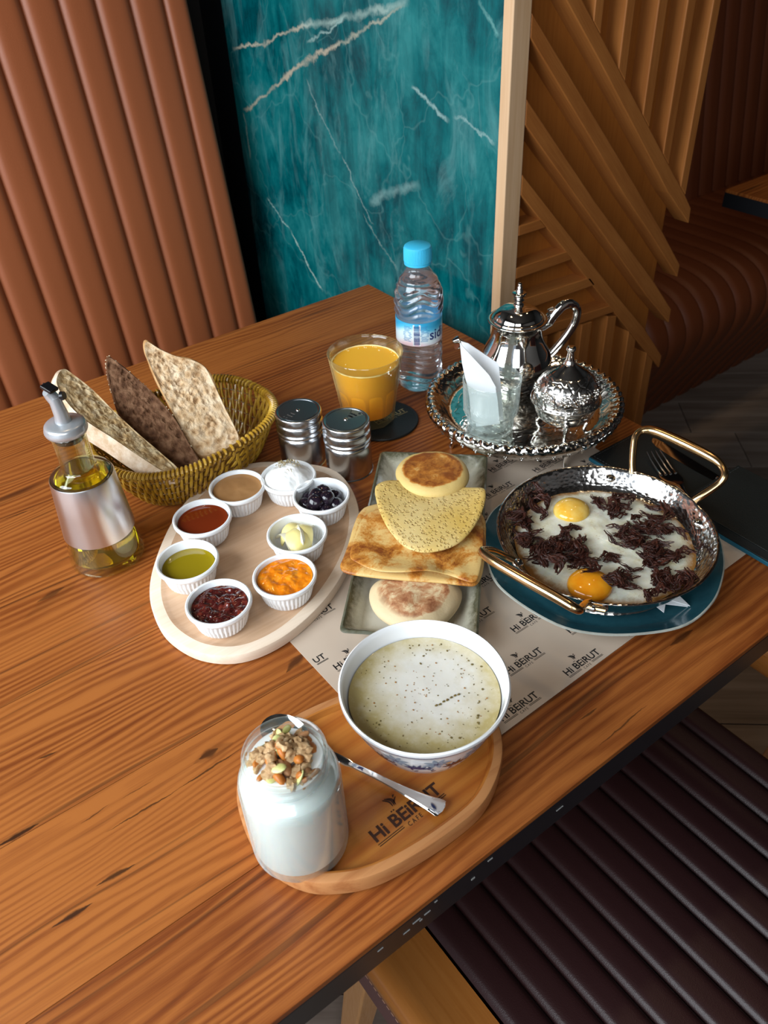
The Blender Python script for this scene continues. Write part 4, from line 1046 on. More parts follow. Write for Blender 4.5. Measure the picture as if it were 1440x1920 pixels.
# ------------------------------------------------------------------ coaster and juice
co_ = tag(empty('coaster', (.497, .709, .0002)), 'round black leather coaster with gold print under the juice glass', 'coaster')
MB().lathe([(0, 0), (.0448, 0), (.0455, .0006), (.0455, .0022), (.0448, .0030), (0, .0030)], 64).build('disc', M['black'], co_)
st = MB()
for i in range(90):
    a = TAU*i/90; st.tube([(.0428*cos(a), .0428*sin(a), .0031), (.0428*cos(a+.035), .0428*sin(a+.035), .0031)], .0003, 4)
tag(st.build('stitching', M['dark_thread'], co_), kind='stuff')
o = logo_mb(.046).build('gold_logo', M['gold'], co_, smooth=False); o.location = (.012, -.004, .0031)
jx, jy, jz = .487, .7225, .0034
tg = tag(empty('juice_glass', (jx, jy, jz)), 'faceted glass tumbler nearly full of orange juice on a black coaster', 'glass')
def jr(z): return .0315+(.0445-.0315)*(z/.091)
def jmod(r, z, a, j):
    if z < .047 and r > .026:
        m = cos(((a+TAU/20) % (TAU/10))-TAU/20)
        fl = cos(TAU/20)/max(m, .01); e = min(1, max(0, (.047-z)/.006))
        r = r*(1-e)+r*fl*e*1.012
    return r, z
outp = [(0, 0), (.022, 0), (.0295, 0), (.0312, .0015)]+[(jr(z), z) for z in (.005, .01, .02, .03, .038, .042, .046, .05, .06, .07, .08, .0895)]+[(.0450, .0910), (.0446, .0920), (.0434, .0915)]
inp = [(jr(z)-.0022, z) for z in (.089, .08, .07, .06, .05, .04, .03, .02, .014)]+[(.024, .0105), (0, .010)]
MB().lathe(outp+inp, 100, jmod).build('tumbler', M['glass_juice_tint'], tg)
jl = .0785
o = MB().lathe([(0, .0103), (.0238, .0108)]+[(jr(z)-.0024, z) for z in (.0145, .02, .03, .04, .05, .06, .07, jl-.001)]+[(jr(jl)-.0026, jl), (.02, jl+.0002), (0, jl)], 64).build('orange_juice', M['juice'], loc=(jx, jy, jz)); tag(o, 'opaque orange juice in the faceted tumbler', 'juice')
mb = MB(); rj = jr(jl)-.0028
rr_ = random.Random(6)
mb.tube([(rj*cos(a), rj*sin(a), jl+.0004) for a in [TAU*i/60 for i in range(60)]], [.0005+.0006*rr_.random() for _ in range(60)], 6, closed=True)
for i in range(26):
    a = rr_.gauss(1.0, .6); q = rj*(1-.13*abs(rr_.gauss(0, 1))); mb.ball((q*cos(a), q*sin(a), jl+.0003), (.0008, .0007, .0005), 6, 4)
f_ = mb.build('foam_ring', M['foam'], o)

# ------------------------------------------------------------------ water bottle
wb = tag(empty('water_bottle', (.591, .751, .0002)), 'small clear plastic water bottle with light blue cap and blue label', 'bottle')
def wr(z, a):
    b = [(0, .024), (.004, .0282), (.012, .0293), (.060, .0291), (.068, .0285), (.100, .0285), (.106, .0297), (.122, .0301), (.134, .0288), (.146, .0240), (.155, .0172), (.161, .0136), (.168, .0130)]
    for (z0, r0), (z1, r1) in zip(b, b[1:]):
        if z <= z1: t = max(0, (z-z0)/(z1-z0)); t = t*t*(3-2*t); r = r0+(r1-r0)*t; break
    else: r = r1
    if .008 < z < .064: r += .0008*sin(z*760+2.2*sin(a*3))
    if .104 < z < .140: r += .0010*sin(z*560+2.6*sin(a*4+.6))*min(1, (z-.104)/.004)*min(1, (.142-z)/.006)
    if z < .016: r += .0012*cos(a*5)*(1-z/.016)-.0006
    return r
zs = [i*.0013 for i in range(130)]
def wprof(off, z0=0, z1=.168): return [(1.0, z) for z in zs if z0 <= z <= z1]
MB().lathe([(0, .006), (.016, .001)]+wprof(0), 96, lambda r, z, a, j: (wr(z, a), z) if j > 1 else (r, z)).build('bottle_wall', M['pet'], wb)
wv = MB().lathe([(0, .0068), (.0155, .0024)]+[(1, z) for z in zs if .003 <= z <= .153]+[(0, .1534)], 96, lambda r, z, a, j: (wr(z, a)-.0007, z) if r == 1 else (r, z)).build('water', M['water'], loc=(.591, .751, .0002)); tag(wv, 'clear water filling the plastic bottle', 'water')
MB().lathe(rprof([(.0136, .1648), (.0163, .1650), (.0166, .1658), (.0166, .1670)], 2)+[(.0160, .1676)], 64).build('tamper_ring', M['cap'], wb)
MB().lathe([(.0150, .1680), (.0166, .1680), (.0168, .170), (.0166, .184), (.0160, .1865), (.0145, .1876), (0, .1878)], 120, lambda r, z, a, j: (r+(.00035*cos(a*60) if .169 < z < .185 and r > .016 else 0), z)).build('cap', M['cap'], wb)
def _label():
    s = Sh('bottle_label', rough=.35); sp = s.sep(s.co()); z = sp[2]; ang = s.math('ARCTAN2', sp[1], sp[0])
    w_ = s.math('ADD', s.math('MULTIPLY', s.math('SINE', s.math('MULTIPLY', ang, 3.0)), .004), z)
    s.color(s.ramp(s.math('MULTIPLY', w_, 10), [(.69, (.80, .58, .66)), (.76, (.72, .80, .86)), (.86, (.62, .80, .88)), (.92, (.10, .50, .74)), (.97, (.03, .36, .62))])); return s.m
Mlab = _label()
lbm = MB(); lbm.lathe([(.0289, .069), (.0294, .0692), (.0294, .0993), (.0289, .0995)], 96)
lbm.build('label', Mlab, wb)
cam_a = math.atan2(-.751, -.591)       # direction from the bottle to the camera
def wrap(vs, r, a0, z0): return [((r+z)*cos(a0+x/r), (r+z)*sin(a0+x/r), z0+y) for x, y, z in vs]
def wrap_obj(name, vf, mat, a0, z0, r=.0295):
    mb = MB(); mb.add(wrap(vf[0], r, a0, z0), vf[1]); return mb.build(name, mat, wb, smooth=False)
navyink = Sh('label_navy', (.01, .03, .16), .5).m; labink = Sh('label_blue_ink', (.05, .22, .45), .5).m
tx = text_mesh('sidi ali', .0190, .0003, .95); xs = min(v[0] for v in tx[0]); tx = ([(x-xs, y, .0001) for x, y, z in tx[0]], tx[1])
wrap_obj('label_name', tx, navyink, cam_a+.46, .0765)
wb_ = MB(); wb_.box(-.0048, .0048, -.0155, .0125, -.0002, .00015)
bcw = wb_; v_ = (bcw.v, bcw.f); wrap_obj('barcode_field', v_, Sh('label_white', (.85, .88, .9), .5).m, cam_a-.10, .0855)
mb = MB(); rr_ = random.Random(5); y = -.014
while y < .011:
    h = rr_.choice((.0004, .0008, .0012)); mb.box(-.0038, .0038, y, y+h, 0, .0003); y += h+rr_.choice((.0004, .0008))
wrap_obj('barcode', (mb.v, mb.f), navyink, cam_a-.10, .0855)
for a_, w_ in ((-.52, .006), (.24, .006)):
    mb = MB()
    for i in range(11): mb.box(-w_+rr_.uniform(0, .002), w_-rr_.uniform(0, .004), .0095-i*.0019, .0102-i*.0019, 0, .0003)
    wrap_obj('small_print', (mb.v, mb.f), labink, cam_a+a_, .0850)

# ------------------------------------------------------------------ silver tray and what stands on it
TZ = .030
tr = tag(empty('serving_tray', (.616, .586, .0002)), 'round footed silver tray with twisted rope rim and engraved floor', 'tray')
R0 = .1155
def rope(r, z, a, j):
    if 8 <= j <= 14: w_ = sin(a*60+(j-8)*.95); r += .0006*w_; z += .0013*w_*sin(PI*(j-8)/6)
    return r, z
tp = [(0, TZ-.0018), (.086, TZ-.0018), (.090, TZ-.001), (.098, .0375), (.1005, .0385), (.103, .0372), (.108, .0366), (.1135, .0355), (.1145, .0370), (.1155, .0400), (.1148, .0436), (.1125, .0462), (.1090, .0470), (.1055, .0458), (.1030, .0440), (.1012, .0425), (.099, .0415), (.0905, .0315), (.0870, TZ), (.083, TZ-.0002), (0, TZ-.0002)]
MB().lathe(tp, 396, rope).build('rope_rimmed_dish', M['engraved'], tr)
mb = MB()
for i in range(40):
    a = TAU*i/40
    for da in (-.011, .011): mb.ball((.1115*cos(a+da), .1115*sin(a+da), .0335), (.0017, .0017, .0017), 8, 6)
    mb.ball((.1108*cos(a), .1108*sin(a), .0305), (.0014, .0014, .0018), 8, 6)
tag(mb.build('hanging_hearts', M['silver'], tr), kind='stuff')
MB().lathe([(.1135, .0350), (.110, .030), (.104, .0285), (.095, .0282)], 96).build('pierced_skirt', M['engraved'], tr)
for i in range(4):
    a = 2.9+i*TAU/4; x, y = .094*cos(a), .094*sin(a)
    MB().tube([(x, y, .0290), (x*1.02, y*1.02, .020), (x*.99, y*.99, .009), (x*1.01, y*1.01, .0035), (x*1.01, y*1.01, 0)], [.004, .0035, .0018, .0032, .002], 10).build('foot', M['silver'], tr)
# teapot
tpx, tpy = .645, .632
te = tag(empty('teapot', (tpx, tpy, TZ)), 'polished silver teapot with domed finial lid and curved handle on the tray', 'teapot')
body = rprof([(0, .001), (.024, .001), (.026, 0), (.0268, .002), (.0245, .005), (.0235, .007), (.030, .011), (.0385, .020), (.0428, .029), (.0433, .036), (.0405, .046), (.0355, .056), (.0312, .066), (.0296, .074), (.0300, .081), (.0330, .0855), (.0348, .0872), (.0348, .0885), (.0330, .0890), (.0305, .0885)], 4)
MB().lathe(body, 80).build('body', M['silver'], te)
MB().lathe(rprof([(.0240, .0075), (.0306, .0112), (.0389, .0200), (.0427, .0275)], 4), 80).build('embossed_band', M['embossed'], te)
MB().lathe(rprof([(.0310, .0886), (.0300, .0905), (.0285, .0912), (.0255, .0960), (.0190, .1010), (.0100, .1040), (.0060, .1050)], 4)+[(0, .1052)], 80).build('lid', M['silver'], te)
tlid = bpy.context.scene.objects['lid']
MB().lathe(rprof([(.0055, .1045), (.0060, .1065), (.0040, .1085), (.0042, .1100), (.0062, .1118), (.0040, .1140), (.0050, .1150), (.0078, .1185), (.0078, .1205), (.0035, .1215), (.0045, .1225), (.0028, .1255), (.0034, .1268), (.0022, .1290), (.0026, .1305), (.0012, .1325)], 3)+[(0, .133)], 32).build('finial', M['silver'], tlid)
hd = Vector((.074, -.022, 0)).normalized()
def hp(d, z): return hd*d+Vector((0, 0, z-TZ))
MB().tube(spline([hp(.030, .098), hp(.040, .1015), hp(.048, .112), hp(.059, .1225), hp(.068, .1235), hp(.0775, .117), hp(.0800, .106), hp(.076, .092), hp(.064, .076), hp(.050, .062), hp(.041, .058)], 5), [.0030]*6+[.0044]*6+[.0048]*10+[.0042]*28+[.0030], 12, flat=1.3).build('handle', M['silver'], te)
MB().tube([hp(.036, .112), hp(.042, .1165), hp(.040, .121), hp(.046, .122)], [.0018, .0022, .0016, .0022], 8).build('thumb_piece', M['silver'], te)
MB().tube(spline([hp(-.036, .052), hp(-.050, .058), hp(-.060, .072), hp(-.064, .088), hp(-.070, .099), hp(-.078, .103)], 5), [.0095]*4+[.008]*5+[.0060]*7+[.0050]*6+[.0058, .0062, .0066, .0068], 14).build('spout', M['silver'], te)
MB().tube([hp(-.074, .104), hp(-.078, .108), hp(-.083, .107)], [.002, .0048, .002], 10).build('spout_tip', M['silver'], te)
# sugar bowl
sgx, sgy = .6175, .5235
sg = tag(empty('sugar_bowl', (sgx, sgy, TZ)), 'footed silver sugar bowl with embossed domed lid on the tray', 'sugar bowl')
sgr = 36
MB().lathe(rprof([(0, .0135), (.012, .0138), (.0235, .0165), (.0305, .0220), (.0335, .0290), (.0345, .0350), (.0372, .0390), (.0386, .0402), (.0384, .0412), (.0365, .0405), (.0345, .0398)], 4), 96).build('bowl', M['embossed'], sg)
MB().lathe(rprof([(.0345, .0372), (.0374, .0395), (.0389, .0405), (.0390, .0415), (.0382, .0420), (.0362, .0412), (.0350, .0404)], 3), 96).build('bowl_rim', M['silver'], sg)
MB().lathe(rprof([(.0362, .0408), (.0358, .0425), (.0350, .0440), (.0352, .050), (.0330, .0585), (.0280, .0660), (.0230, .0705), (.0198, .0730)], 5), 96).build('embossed_lid', M['embossed'], sg)
slid = MB().lathe(rprof([(.0200, .0728), (.0185, .0738), (.0150, .0765), (.0100, .0800), (.0062, .0835)], 3)+[(0, .084)], 64).build('lid_crown', M['silver'], sg)
MB().lathe(rprof([(.0066, .0825), (.0060, .085), (.0044, .0885), (.0036, .095), (.0034, .0975), (.0046, .0990), (.0052, .1010), (.0046, .1030), (.0030, .1040)], 3)+[(0, .1042)], 32).build('finial', M['silver'], slid)
for i in range(3):
    a = 3.95+i*TAU/3; q = Vector((cos(a), sin(a), 0))
    MB().tube(spline([q*.031+Vector((0, 0, .030)), q*.036+Vector((0, 0, .026)), q*.0335+Vector((0, 0, .016)), q*.029+Vector((0, 0, .008)), q*.033+Vector((0, 0, .0012))], 4), [.0034]*5+[.0026]*5+[.0020]*5+[.0022, .0024], 10).build('foot', M['silver'], sg)
mb = MB()
for a_, z_, s_ in ((3.85, .055, 1), (4.45, .057, 1), (5.1, .055, 1), (3.2, .055, 1), (2.5, .055, 1), (5.8, .055, 1)):
    for i in range(8):
        b_ = TAU*i/8; r_ = .0345; a2 = a_+.0052*cos(b_)/r_; mb.ball((r_*cos(a2), r_*sin(a2), z_+.0052*sin(b_)), (.0016, .0016, .0016), 8, 6)
    mb.ball((.0352*cos(a_), .0352*sin(a_), z_), .0022, 8, 6)
    a3 = a_+.3; mb.tube([(.0350*cos(a3-.09), .0350*sin(a3-.09), z_+.005), (.0355*cos(a3), .0355*sin(a3), z_), (.0358*cos(a3+.09), .0358*sin(a3+.09), z_-.005)], [.0010, .0019, .0010], 8)
tag(mb.build('raised_flowers', M['silver'], sg), kind='stuff')
# small glass with napkin
gx, gy = .5555, .5775
gl = tag(empty('tea_glass', (gx, gy, TZ)), 'small stepped glass with cut diamond foot holding a folded napkin', 'glass')
def gmod(r, z, a, j):
    if .001 < z < .019 and r > .02: r += .0008*abs(sin(a*14+z*350))-.0004+.0006*abs(sin(a*14-z*350))
    return r, z
go = [(0, 0), (.020, 0), (.0245, .0006)]+[(.0252+.00008*i, .001+.0016*i) for i in range(12)]+[(.0266, .0200), (.0272, .0215), (.0300, .0245), (.0308, .0270), (.0312, .036), (.0320, .058), (.0325, .0655), (.0320, .0664), (.0312, .0655), (.0304, .050), (.0296, .034), (.0288, .0275), (.0250, .0225), (.0244, .015), (.0235, .009), (.020, .0065), (0, .006)]
MB().lathe(go, 140, gmod).build('cut_glass', M['cut_glass'], gl)
nn = Vector((-.69, -.72, 0)).normalized()
nk = tag(empty('paper_napkin', (gx, gy, TZ)), 'white folded paper napkin standing in the small glass', 'napkin')
gc = Vector((gx, gy, TZ))
def sheet(px, off, mat, th=.0009, lean=0):
    n_ = (nn+Vector((0, 0, lean))).normalized(); pts = [on_plane(x, y, gc+nn*off, n_)-gc for x, y in px]
    vs = pts+[p-n_*th for p in pts]; n = len(pts)
    MB().add(vs, [tuple(range(n)), tuple(range(n, 2*n))[::-1]]+[(i, (i+1) % n, n+(i+1) % n, n+i) for i in range(n)]).build('napkin_fold', mat, nk, smooth=False)
sheet([(864, 640), (878, 644), (935, 682), (938, 712), (941, 745), (944, 788), (884, 795), (880, 745), (872, 700)], -.004, M['napkin'])
sheet([(862, 642), (866, 655), (898, 688), (921, 712), (929, 727), (933, 750), (937, 795), (893, 800), (884, 752), (872, 708), (866, 680)], .006, M['napkin'])
sheet([(862, 642), (868, 650), (917, 703), (931, 728), (905, 716), (880, 690), (866, 664)], .010, M['napkin'])

# ------------------------------------------------------------------ rectangular plate with four breads
PA = math.radians(45.9)
pl = tag(empty('rectangular_plate', (.3865, .4915, .0010), PA), 'long rectangular grey green glazed plate carrying four flatbreads', 'plate')
def _glaze():
    s = Sh('grey_green_glaze', rough=.22, coat=.3); v = s.co(); sp = s.sep(v)
    ex = s.math('SUBTRACT', s.math('ABSOLUTE', sp[0]), .1393-.0608); e = s.math('MAXIMUM', ex, s.math('ABSOLUTE', sp[1]))
    n = s.noise(v, 90, 5, .7); f = s.math('ADD', s.math('MULTIPLY', e, 16.0), s.math('MULTIPLY', s.math('SUBTRACT', n, .5), .28))
    s.color(s.ramp(f, [(.58, (.64, .61, .52)), (.80, (.42, .40, .31)), (.92, (.085, .08, .045)), (1.0, (.13, .135, .10))])); return s.m
def rr_ring(hx, hy, r, z, n=5):
    out = []
    for cx, cy, a0 in ((hx-r, hy-r, 0), (-hx+r, hy-r, PI/2), (-hx+r, -hy+r, PI), (hx-r, -hy+r, 1.5*PI)):
        for i in range(n+1): a = a0+PI/2*i/n; out.append(Vector((cx+r*cos(a), cy+r*sin(a), z)))
    return out
HX, HY = .1393, .0608
mb = MB(); mb.loft([rr_ring(HX-.020, HY-.020, .006, 0), rr_ring(HX-.017, HY-.017, .006, .0004), rr_ring(HX-.003, HY-.003, .006, .0165), rr_ring(HX, HY, .006, .0180), rr_ring(HX-.0002, HY-.0002, .006, .0195), rr_ring(HX-.002, HY-.002, .006, .0202), rr_ring(HX-.004, HY-.004, .005, .0192), rr_ring(HX-.016, HY-.016, .005, .0062), rr_ring(HX-.020, HY-.020, .005, .0048), rr_ring(HX-.026, HY-.026, .004, .0044)])
mb.build('glazed_dish', _glaze(), pl)
def flat_food(name, label, cat, px, z, th, mat, seed=0, n=4, **kw):
    """z: number or per-point list"""
    pts = [at(x, y, zz+th*.5) for (x, y), zz in zip(px, z if isinstance(z, list) else [z]*len(px))]
    pts = [Vector((p.x, p.y, p.z-th*.5)) for p in pts]
    P = spline(pts, n, closed=True); c = sum(P, Vector())/len(P); c.z = min(p.z for p in P)
    mb = slab([p-c for p in P], th, seed=seed, **kw)
    o = mb.build(name, mat, loc=c); tag(o, label, cat, 'flatbreads on the rectangular plate' if cat == 'bread' else None); return o
def browned(name, base, brown, dark, lo, hi, scale=45, rough=.5, spec=.35, topz=None, holes=0, gloss=0, rad=None, ctr=(0, 0)):
    s = Sh(name, rough=rough, spec=spec, sss=.12, coat=gloss); v = s.co(); sp = s.sep(v)
    n = s.noise(v, scale, 5, .65, .4); nf = s.noise(v, 420, 4, .8)
    f = s.math('ADD', n, s.math('MULTIPLY', s.math('SUBTRACT', nf, .5), .25))
    if rad:
        dx = s.math('SUBTRACT', sp[0], ctr[0]); dy = s.math('SUBTRACT', sp[1], ctr[1]); d = s.math('DIVIDE', s.math('SQRT', s.math('ADD', s.math('MULTIPLY', dx, dx), s.math('MULTIPLY', dy, dy))), rad)
        f = s.math('SUBTRACT', f, s.math('MULTIPLY', s.ramp(d, [(.84, 0.0), (1.0, 1.0)]), .6))
    c = s.ramp(f, [(lo, base), ((lo+hi)/2, brown), (hi, dark)])
    if topz:
        k_ = s.ramp(s.math('DIVIDE', sp[2], topz), [(.80, 0.0), (.92, 1.0)]); c = s.mix(k_, base, c)
    h = s.math('ADD', s.math('MULTIPLY', n, .6), s.math('MULTIPLY', nf, .5))
    s.color(c); s.bump(h, .45, .0012); return s.m
Mb = browned('puffy_bread', (.70, .55, .33), (.50, .25, .12), (.30, .11, .05), .38, .64, 70, rad=.038, ctr=(0, .004), topz=.021)
flat_food('flatbread', 'thick pale round bread with pinkish brown top, nearest the soup bowl', 'bread', [(692, 1120), (700, 1098), (730, 1084), (780, 1078), (830, 1083), (860, 1100), (866, 1122), (852, 1150), (820, 1178), (776, 1188), (732, 1172), (702, 1148)], .0075, .0185, Mb, 1, nr=22, dome=.0035, rough=.0016, fr=55, edge=.55)
Mm = browned('msemen_dough', (.68, .46, .17), (.54, .22, .035), (.24, .06, .010), .44, .64, 28, .42, .4, gloss=.1)
px = [(700, 946), (676, 958), (664, 985), (655, 1012), (644, 1046), (638, 1064), (650, 1076), (700, 1084), (760, 1090), (820, 1094), (872, 1099), (892, 1098), (903, 1080), (909, 1046), (911, 1010), (907, 970), (870, 945), (790, 935)]
flat_food('flatbread', 'folded square layered flatbread with browned patches across the plate', 'bread', px, .0270, .0055, Mm, 3, nr=26, rough=.0012, fr=30, edge=.12, bow=lambda q, s: .0010*sin(q.x*90+q.y*60))
px = [(706, 955), (680, 972), (668, 1000), (656, 1040), (668, 1054), (705, 1070), (752, 1073), (800, 1070), (840, 1078), (886, 1092), (900, 1070), (906, 1020), (902, 975), (860, 950), (780, 940)]
zz = [.035]*15; zz[6] = .041; zz[7] = .042; zz[5] = .037
flat_food('flatbread', 'upper fold of the browned layered flatbread, lying under the spongy pancake', 'bread', px, zz, .0030, Mm, 8, nr=30, rough=.0016, fr=28, edge=.15, bow=lambda q, s: .0020*(1-s)*sin(q.x*110+1))
def _spongy():
    s = Sh('spongy_pancake', rough=.5, sss=.2, spec=.35); v = s.co(); n = s.noise(v, 18, 3, .5)
    c = s.ramp(n, [(.35, (.68, .52, .23)), (.6, (.64, .44, .13)), (.75, (.56, .35, .06))]); h = s.vor(v, 290)
    big = s.vor(v, 190)
    hm = s.math('MAXIMUM', s.ramp(h, [(.24, 1.0), (.36, 0.0)]), s.ramp(big, [(.22, 1.0), (.32, 0.0)]))
    hm = s.math('MULTIPLY', hm, s.ramp(s.noise(v, 120, 2), [(.34, 0.0), (.42, 1.0)]))
    ed = s.ramp(s.sep(v)[2], [(.0, 0.0), (.004, 1.0)])
    s.color(s.mix(s.math('MULTIPLY', hm, .38), c, (.46, .27, .06))); s.bump(s.math('SUBTRACT', 1.0, hm), .8, .0014); return s.m
px = [(703, 918), (712, 906), (735, 901), (775, 905), (830, 912), (880, 915), (906, 916), (911, 926), (908, 948), (897, 975), (880, 1000), (858, 1020), (828, 1032), (795, 1036), (765, 1029), (742, 1010), (722, 982), (708, 948)]
zz = [.0520, .053, .051, .047, .046, .048, .0525, .0530, .051, .048, .045, .043, .042, .0415, .042, .043, .046, .050]
cr = flat_food('flatbread', 'pale yellow spongy pancake full of tiny holes, second from the top of the plate', 'bread', px, zz, .0045, _spongy(), 12, nr=30, n=5, rough=.0003, fr=40, edge=.10)
# real dimples
rr_ = random.Random(14); DM = []
for _ in range(230):
    DM.append((rr_.uniform(-.045, .045), rr_.uniform(-.045, .045), rr_.uniform(.0009, .0022)))
for v in cr.data.vertices:
    if False:
        for hx, hy, r_ in DM:
            d = math.hypot(v.co.x-hx, v.co.y-hy)
            if d < r_*1.3: v.co.z -= .0018*min(1, 1.6*(1-d/(r_*1.3))); break
Mh = browned('semolina_cake', (.68, .49, .18), (.50, .19, .03), (.24, .065, .010), .22, .58, 60, rad=.034, ctr=(0, 0), topz=.0150)
px = [(742, 893), (746, 876), (765, 860), (800, 852), (838, 854), (866, 866), (879, 886), (877, 905), (858, 922), (825, 932), (785, 930), (755, 915)]
flat_food('flatbread', 'thick round semolina cake with sugared brown top at the far end of the plate', 'bread', px, .0440, .0150, Mh, 20, nr=26, dome=.0012, rough=.0008, fr=90, edge=.28)

# ------------------------------------------------------------------ blue plate, napkin, pan of eggs
px = [(905, 1005), (912, 975), (932, 950), (975, 925), (1045, 905), (1140, 900), (1235, 918), (1300, 955), (1345, 1000), (1358, 1040), (1357, 1080), (1338, 1130), (1288, 1173), (1210, 1190), (1121, 1191), (1043, 1173), (958, 1122), (919, 1076)]
BPZ = .0225
ol = spline([at(x, y, BPZ) for x, y in px], 5, closed=True); c = sum(ol, Vector())/len(ol)
bp_ = tag(empty('side_plate', (c.x, c.y, .0010)), 'uneven round teal plate with pale rim under the egg pan', 'plate')
P = [Vector((p.x-c.x, p.y-c.y, 0)) for p in ol]
def pr(s_, z): return [Vector((p.x*s_, p.y*s_, z)) for p in P]
M['teal_glaze'] = food('teal_glaze', [(.3, (.012, .060, .082)), (.7, (.03, .115, .145))], 20, .13, .05, .001, sss=0, coat=.4)
M['rim_glaze'] = food('pale_rim_glaze', [(.3, (.30, .31, .27)), (.7, (.46, .47, .42))], 60, .25, .05, .001, sss=0)
MB().loft([pr(.62, 0), pr(.66, .0002), pr(.90, .013), pr(.985, .0200), pr(1.0, .0214), pr(.996, .0226), pr(.985, .0228)], cap=False).build('rim', M['rim_glaze'], bp_)
mb = MB().loft([pr(.985, .0228), pr(.965, .0210), pr(.90, .0158), pr(.80, .0080), pr(.72, .0050), pr(.3, .0045)], cap=False); n = len(P); mb.f.append(tuple(range(len(mb.v)-n, len(mb.v)))); mb.loft([pr(.62, 0), pr(.3, .0)], cap=False); mb.f.append(tuple(range(len(mb.v)-n, len(mb.v))))
mb.build('dish', M['teal_glaze'], bp_)
nk = tag(empty('paper_napkin', (.545, .29, .012)), 'white paper napkin corners sticking out under the egg pan', 'napkin')
for pxs, z in (([(1150, 1085), (1222, 1130), (1245, 1148), (1248, 1132), (1290, 1137), (1255, 1100), (1200, 1060)], .0125), ([(1150, 1080), (1235, 1118), (1294, 1136), (1272, 1115), (1230, 1070)], .0150)):
    pts = [at(x, y, z)-Vector((.545, .29, .012)) for x, y in pxs]; vs = pts+[p-Vector((0, 0, .0008)) for p in pts]; n = len(pts)
    MB().add(vs, [tuple(range(n)), tuple(range(n, 2*n))[::-1]]+[(i, (i+1) % n, n+(i+1) % n, n+i) for i in range(n)]).build('napkin_fold', M['napkin'], nk, smooth=False)
PX_, PY_, PZ_ = .500, .3595, .0135
pan = tag(empty('egg_pan', (PX_, PY_, PZ_)), 'round hammered steel pan with two brass handles on the teal plate', 'pan')
ph = .0500-PZ_
pp_ = [(0, 0), (.070, 0), (.076, .002), (.088, .016), (.0955, .030), (.0990, ph-.002), (.1006, ph-.0004), (.1010, ph+.0004), (.1000, ph+.0008)]
MB().lathe(rprof(pp_, 4), 140).build('pan_outside', M['hammered'], pan)
MB().lathe(rprof([(.1000, ph+.0008), (.0985, ph+.0004), (.0965, ph-.002), (.0925, .0280), (.0870, .0205), (.0800, .0168), (.07, .0160)], 4)+[(0, .016)], 140).build('pan_inside', M['pan_in'], pan)
pc = Vector((PX_, PY_, PZ_))
def hpath(pxz): return spline([at(x, y, z)-pc for x, y, z in pxz], 6)
h1 = hpath([(1187, 886, .053), (1186, 868, .060), (1188, 838, .072), (1192, 818, .080), (1206, 807, .084), (1230, 809, .085), (1275, 828, .085), (1325, 853, .084), (1350, 870, .082), (1359, 890, .078), (1347, 908, .070), (1318, 928, .060), (1302, 938, .054)])
n = len(h1); MB().tube(h1, [.0036+.0016*max(0, 1-abs((i/(n-1)-.5)*5)**2) for i in range(n)], 16).build('handle', M['brass'], pan)
h2 = hpath([(962, 1050, .050), (945, 1042, .056), (925, 1033, .066), (908, 1031, .073), (906, 1037, .075), (935, 1058, .076), (990, 1090, .076), (1045, 1121, .075), (1075, 1139, .074), (1088, 1144, .070), (1092, 1138, .062), (1098, 1132, .052), (1106, 1130, .047)])
n = len(h2); MB().tube(h2, [.0034+.0014*max(0, 1-abs((i/(n-1)-.5)*4)**2) for i in range(n)], 16).build('handle', M['brass'], pan)
for x, y, z in ((1112, 1139, .044), (1132, 1139, .044)):
    q = at(x, y, z)-pc; MB().ball(q, (.0045, .0045, .0035), 12, 8).build('bracket_bolt', M['chrome'], pan)
q = at(1113, 1137, .044)-pc; mb = MB(); mb.tube([at(1098, 1134, .045)-pc, at(1135, 1141, .044)-pc], [.0042, .0046], 10, flat=.7); mb.build('bracket', M['brass'], pan)
for x, y in ((1143, 908), (1305, 982), (962, 1060)):
    q = at(x, y, .041)-pc; d = Vector((-q.x, -q.y, 0)).normalized(); q = Vector((q.x, q.y, 0)).normalized()*.0925+Vector((0, 0, .0285)); MB().ball(q, (.0055, .0055, .0035), 16, 8).build('rivet', M['chrome'], pan)
def _egg():
    s = Sh('fried_egg_white', rough=.22, sss=.25, spec=.5, coat=.3); v = s.co(); sp = s.sep(v)
    d = s.math('SQRT', s.math('ADD', s.math('MULTIPLY', sp[0], sp[0]), s.math('MULTIPLY', sp[1], sp[1]))); n = s.noise(v, 45, 5, .7); n2 = s.noise(v, 160, 4, .7)
    c = s.ramp(n, [(.4, (.80, .79, .68)), (.6, (.72, .69, .52)), (.75, (.52, .40, .13))])
    e = s.ramp(s.math('ADD', d, s.math('MULTIPLY', s.math('SUBTRACT', n, .5), .02)), [(.074, 0.0), (.082, 1.0)])
    c = s.mix(e, c, (.36, .17, .045)); c = s.mix(s.ramp(n2, [(.62, 0.0), (.72, .6)]), c, (.36, .17, .04))
    s.color(c); s.bump(s.math('ADD', n, s.math('MULTIPLY', n2, .3)), .3, .002); return s.m
EZ = .0315
mb = MB(); rings = []; n = 120
for j in range(1, 41):
    s_ = j/40; ring = []
    for i in range(n):
        a = TAU*i/n; R = (.0835+.003*mnoise.noise(Vector((3*cos(a), 3*sin(a), 1))))*s_; x, y = R*cos(a), R*sin(a)
        z = .0035*(1-s_**8)+.0016*fbm((x, y, 0), 35, 3); ring.append((x, y, z))
    rings.append(ring)
mb.loft(rings, cap=False); mb.v.append((0, 0, .0035)); ci = len(mb.v)-1; mb.f += [(ci, i, (i+1) % n) for i in range(n)]
mb.loft([rings[-1], [(x*.95, y*.95, -.0015) for x, y, z in rings[-1]]], cap=False); mb.f.append(tuple(range(len(mb.v)-n, len(mb.v))))
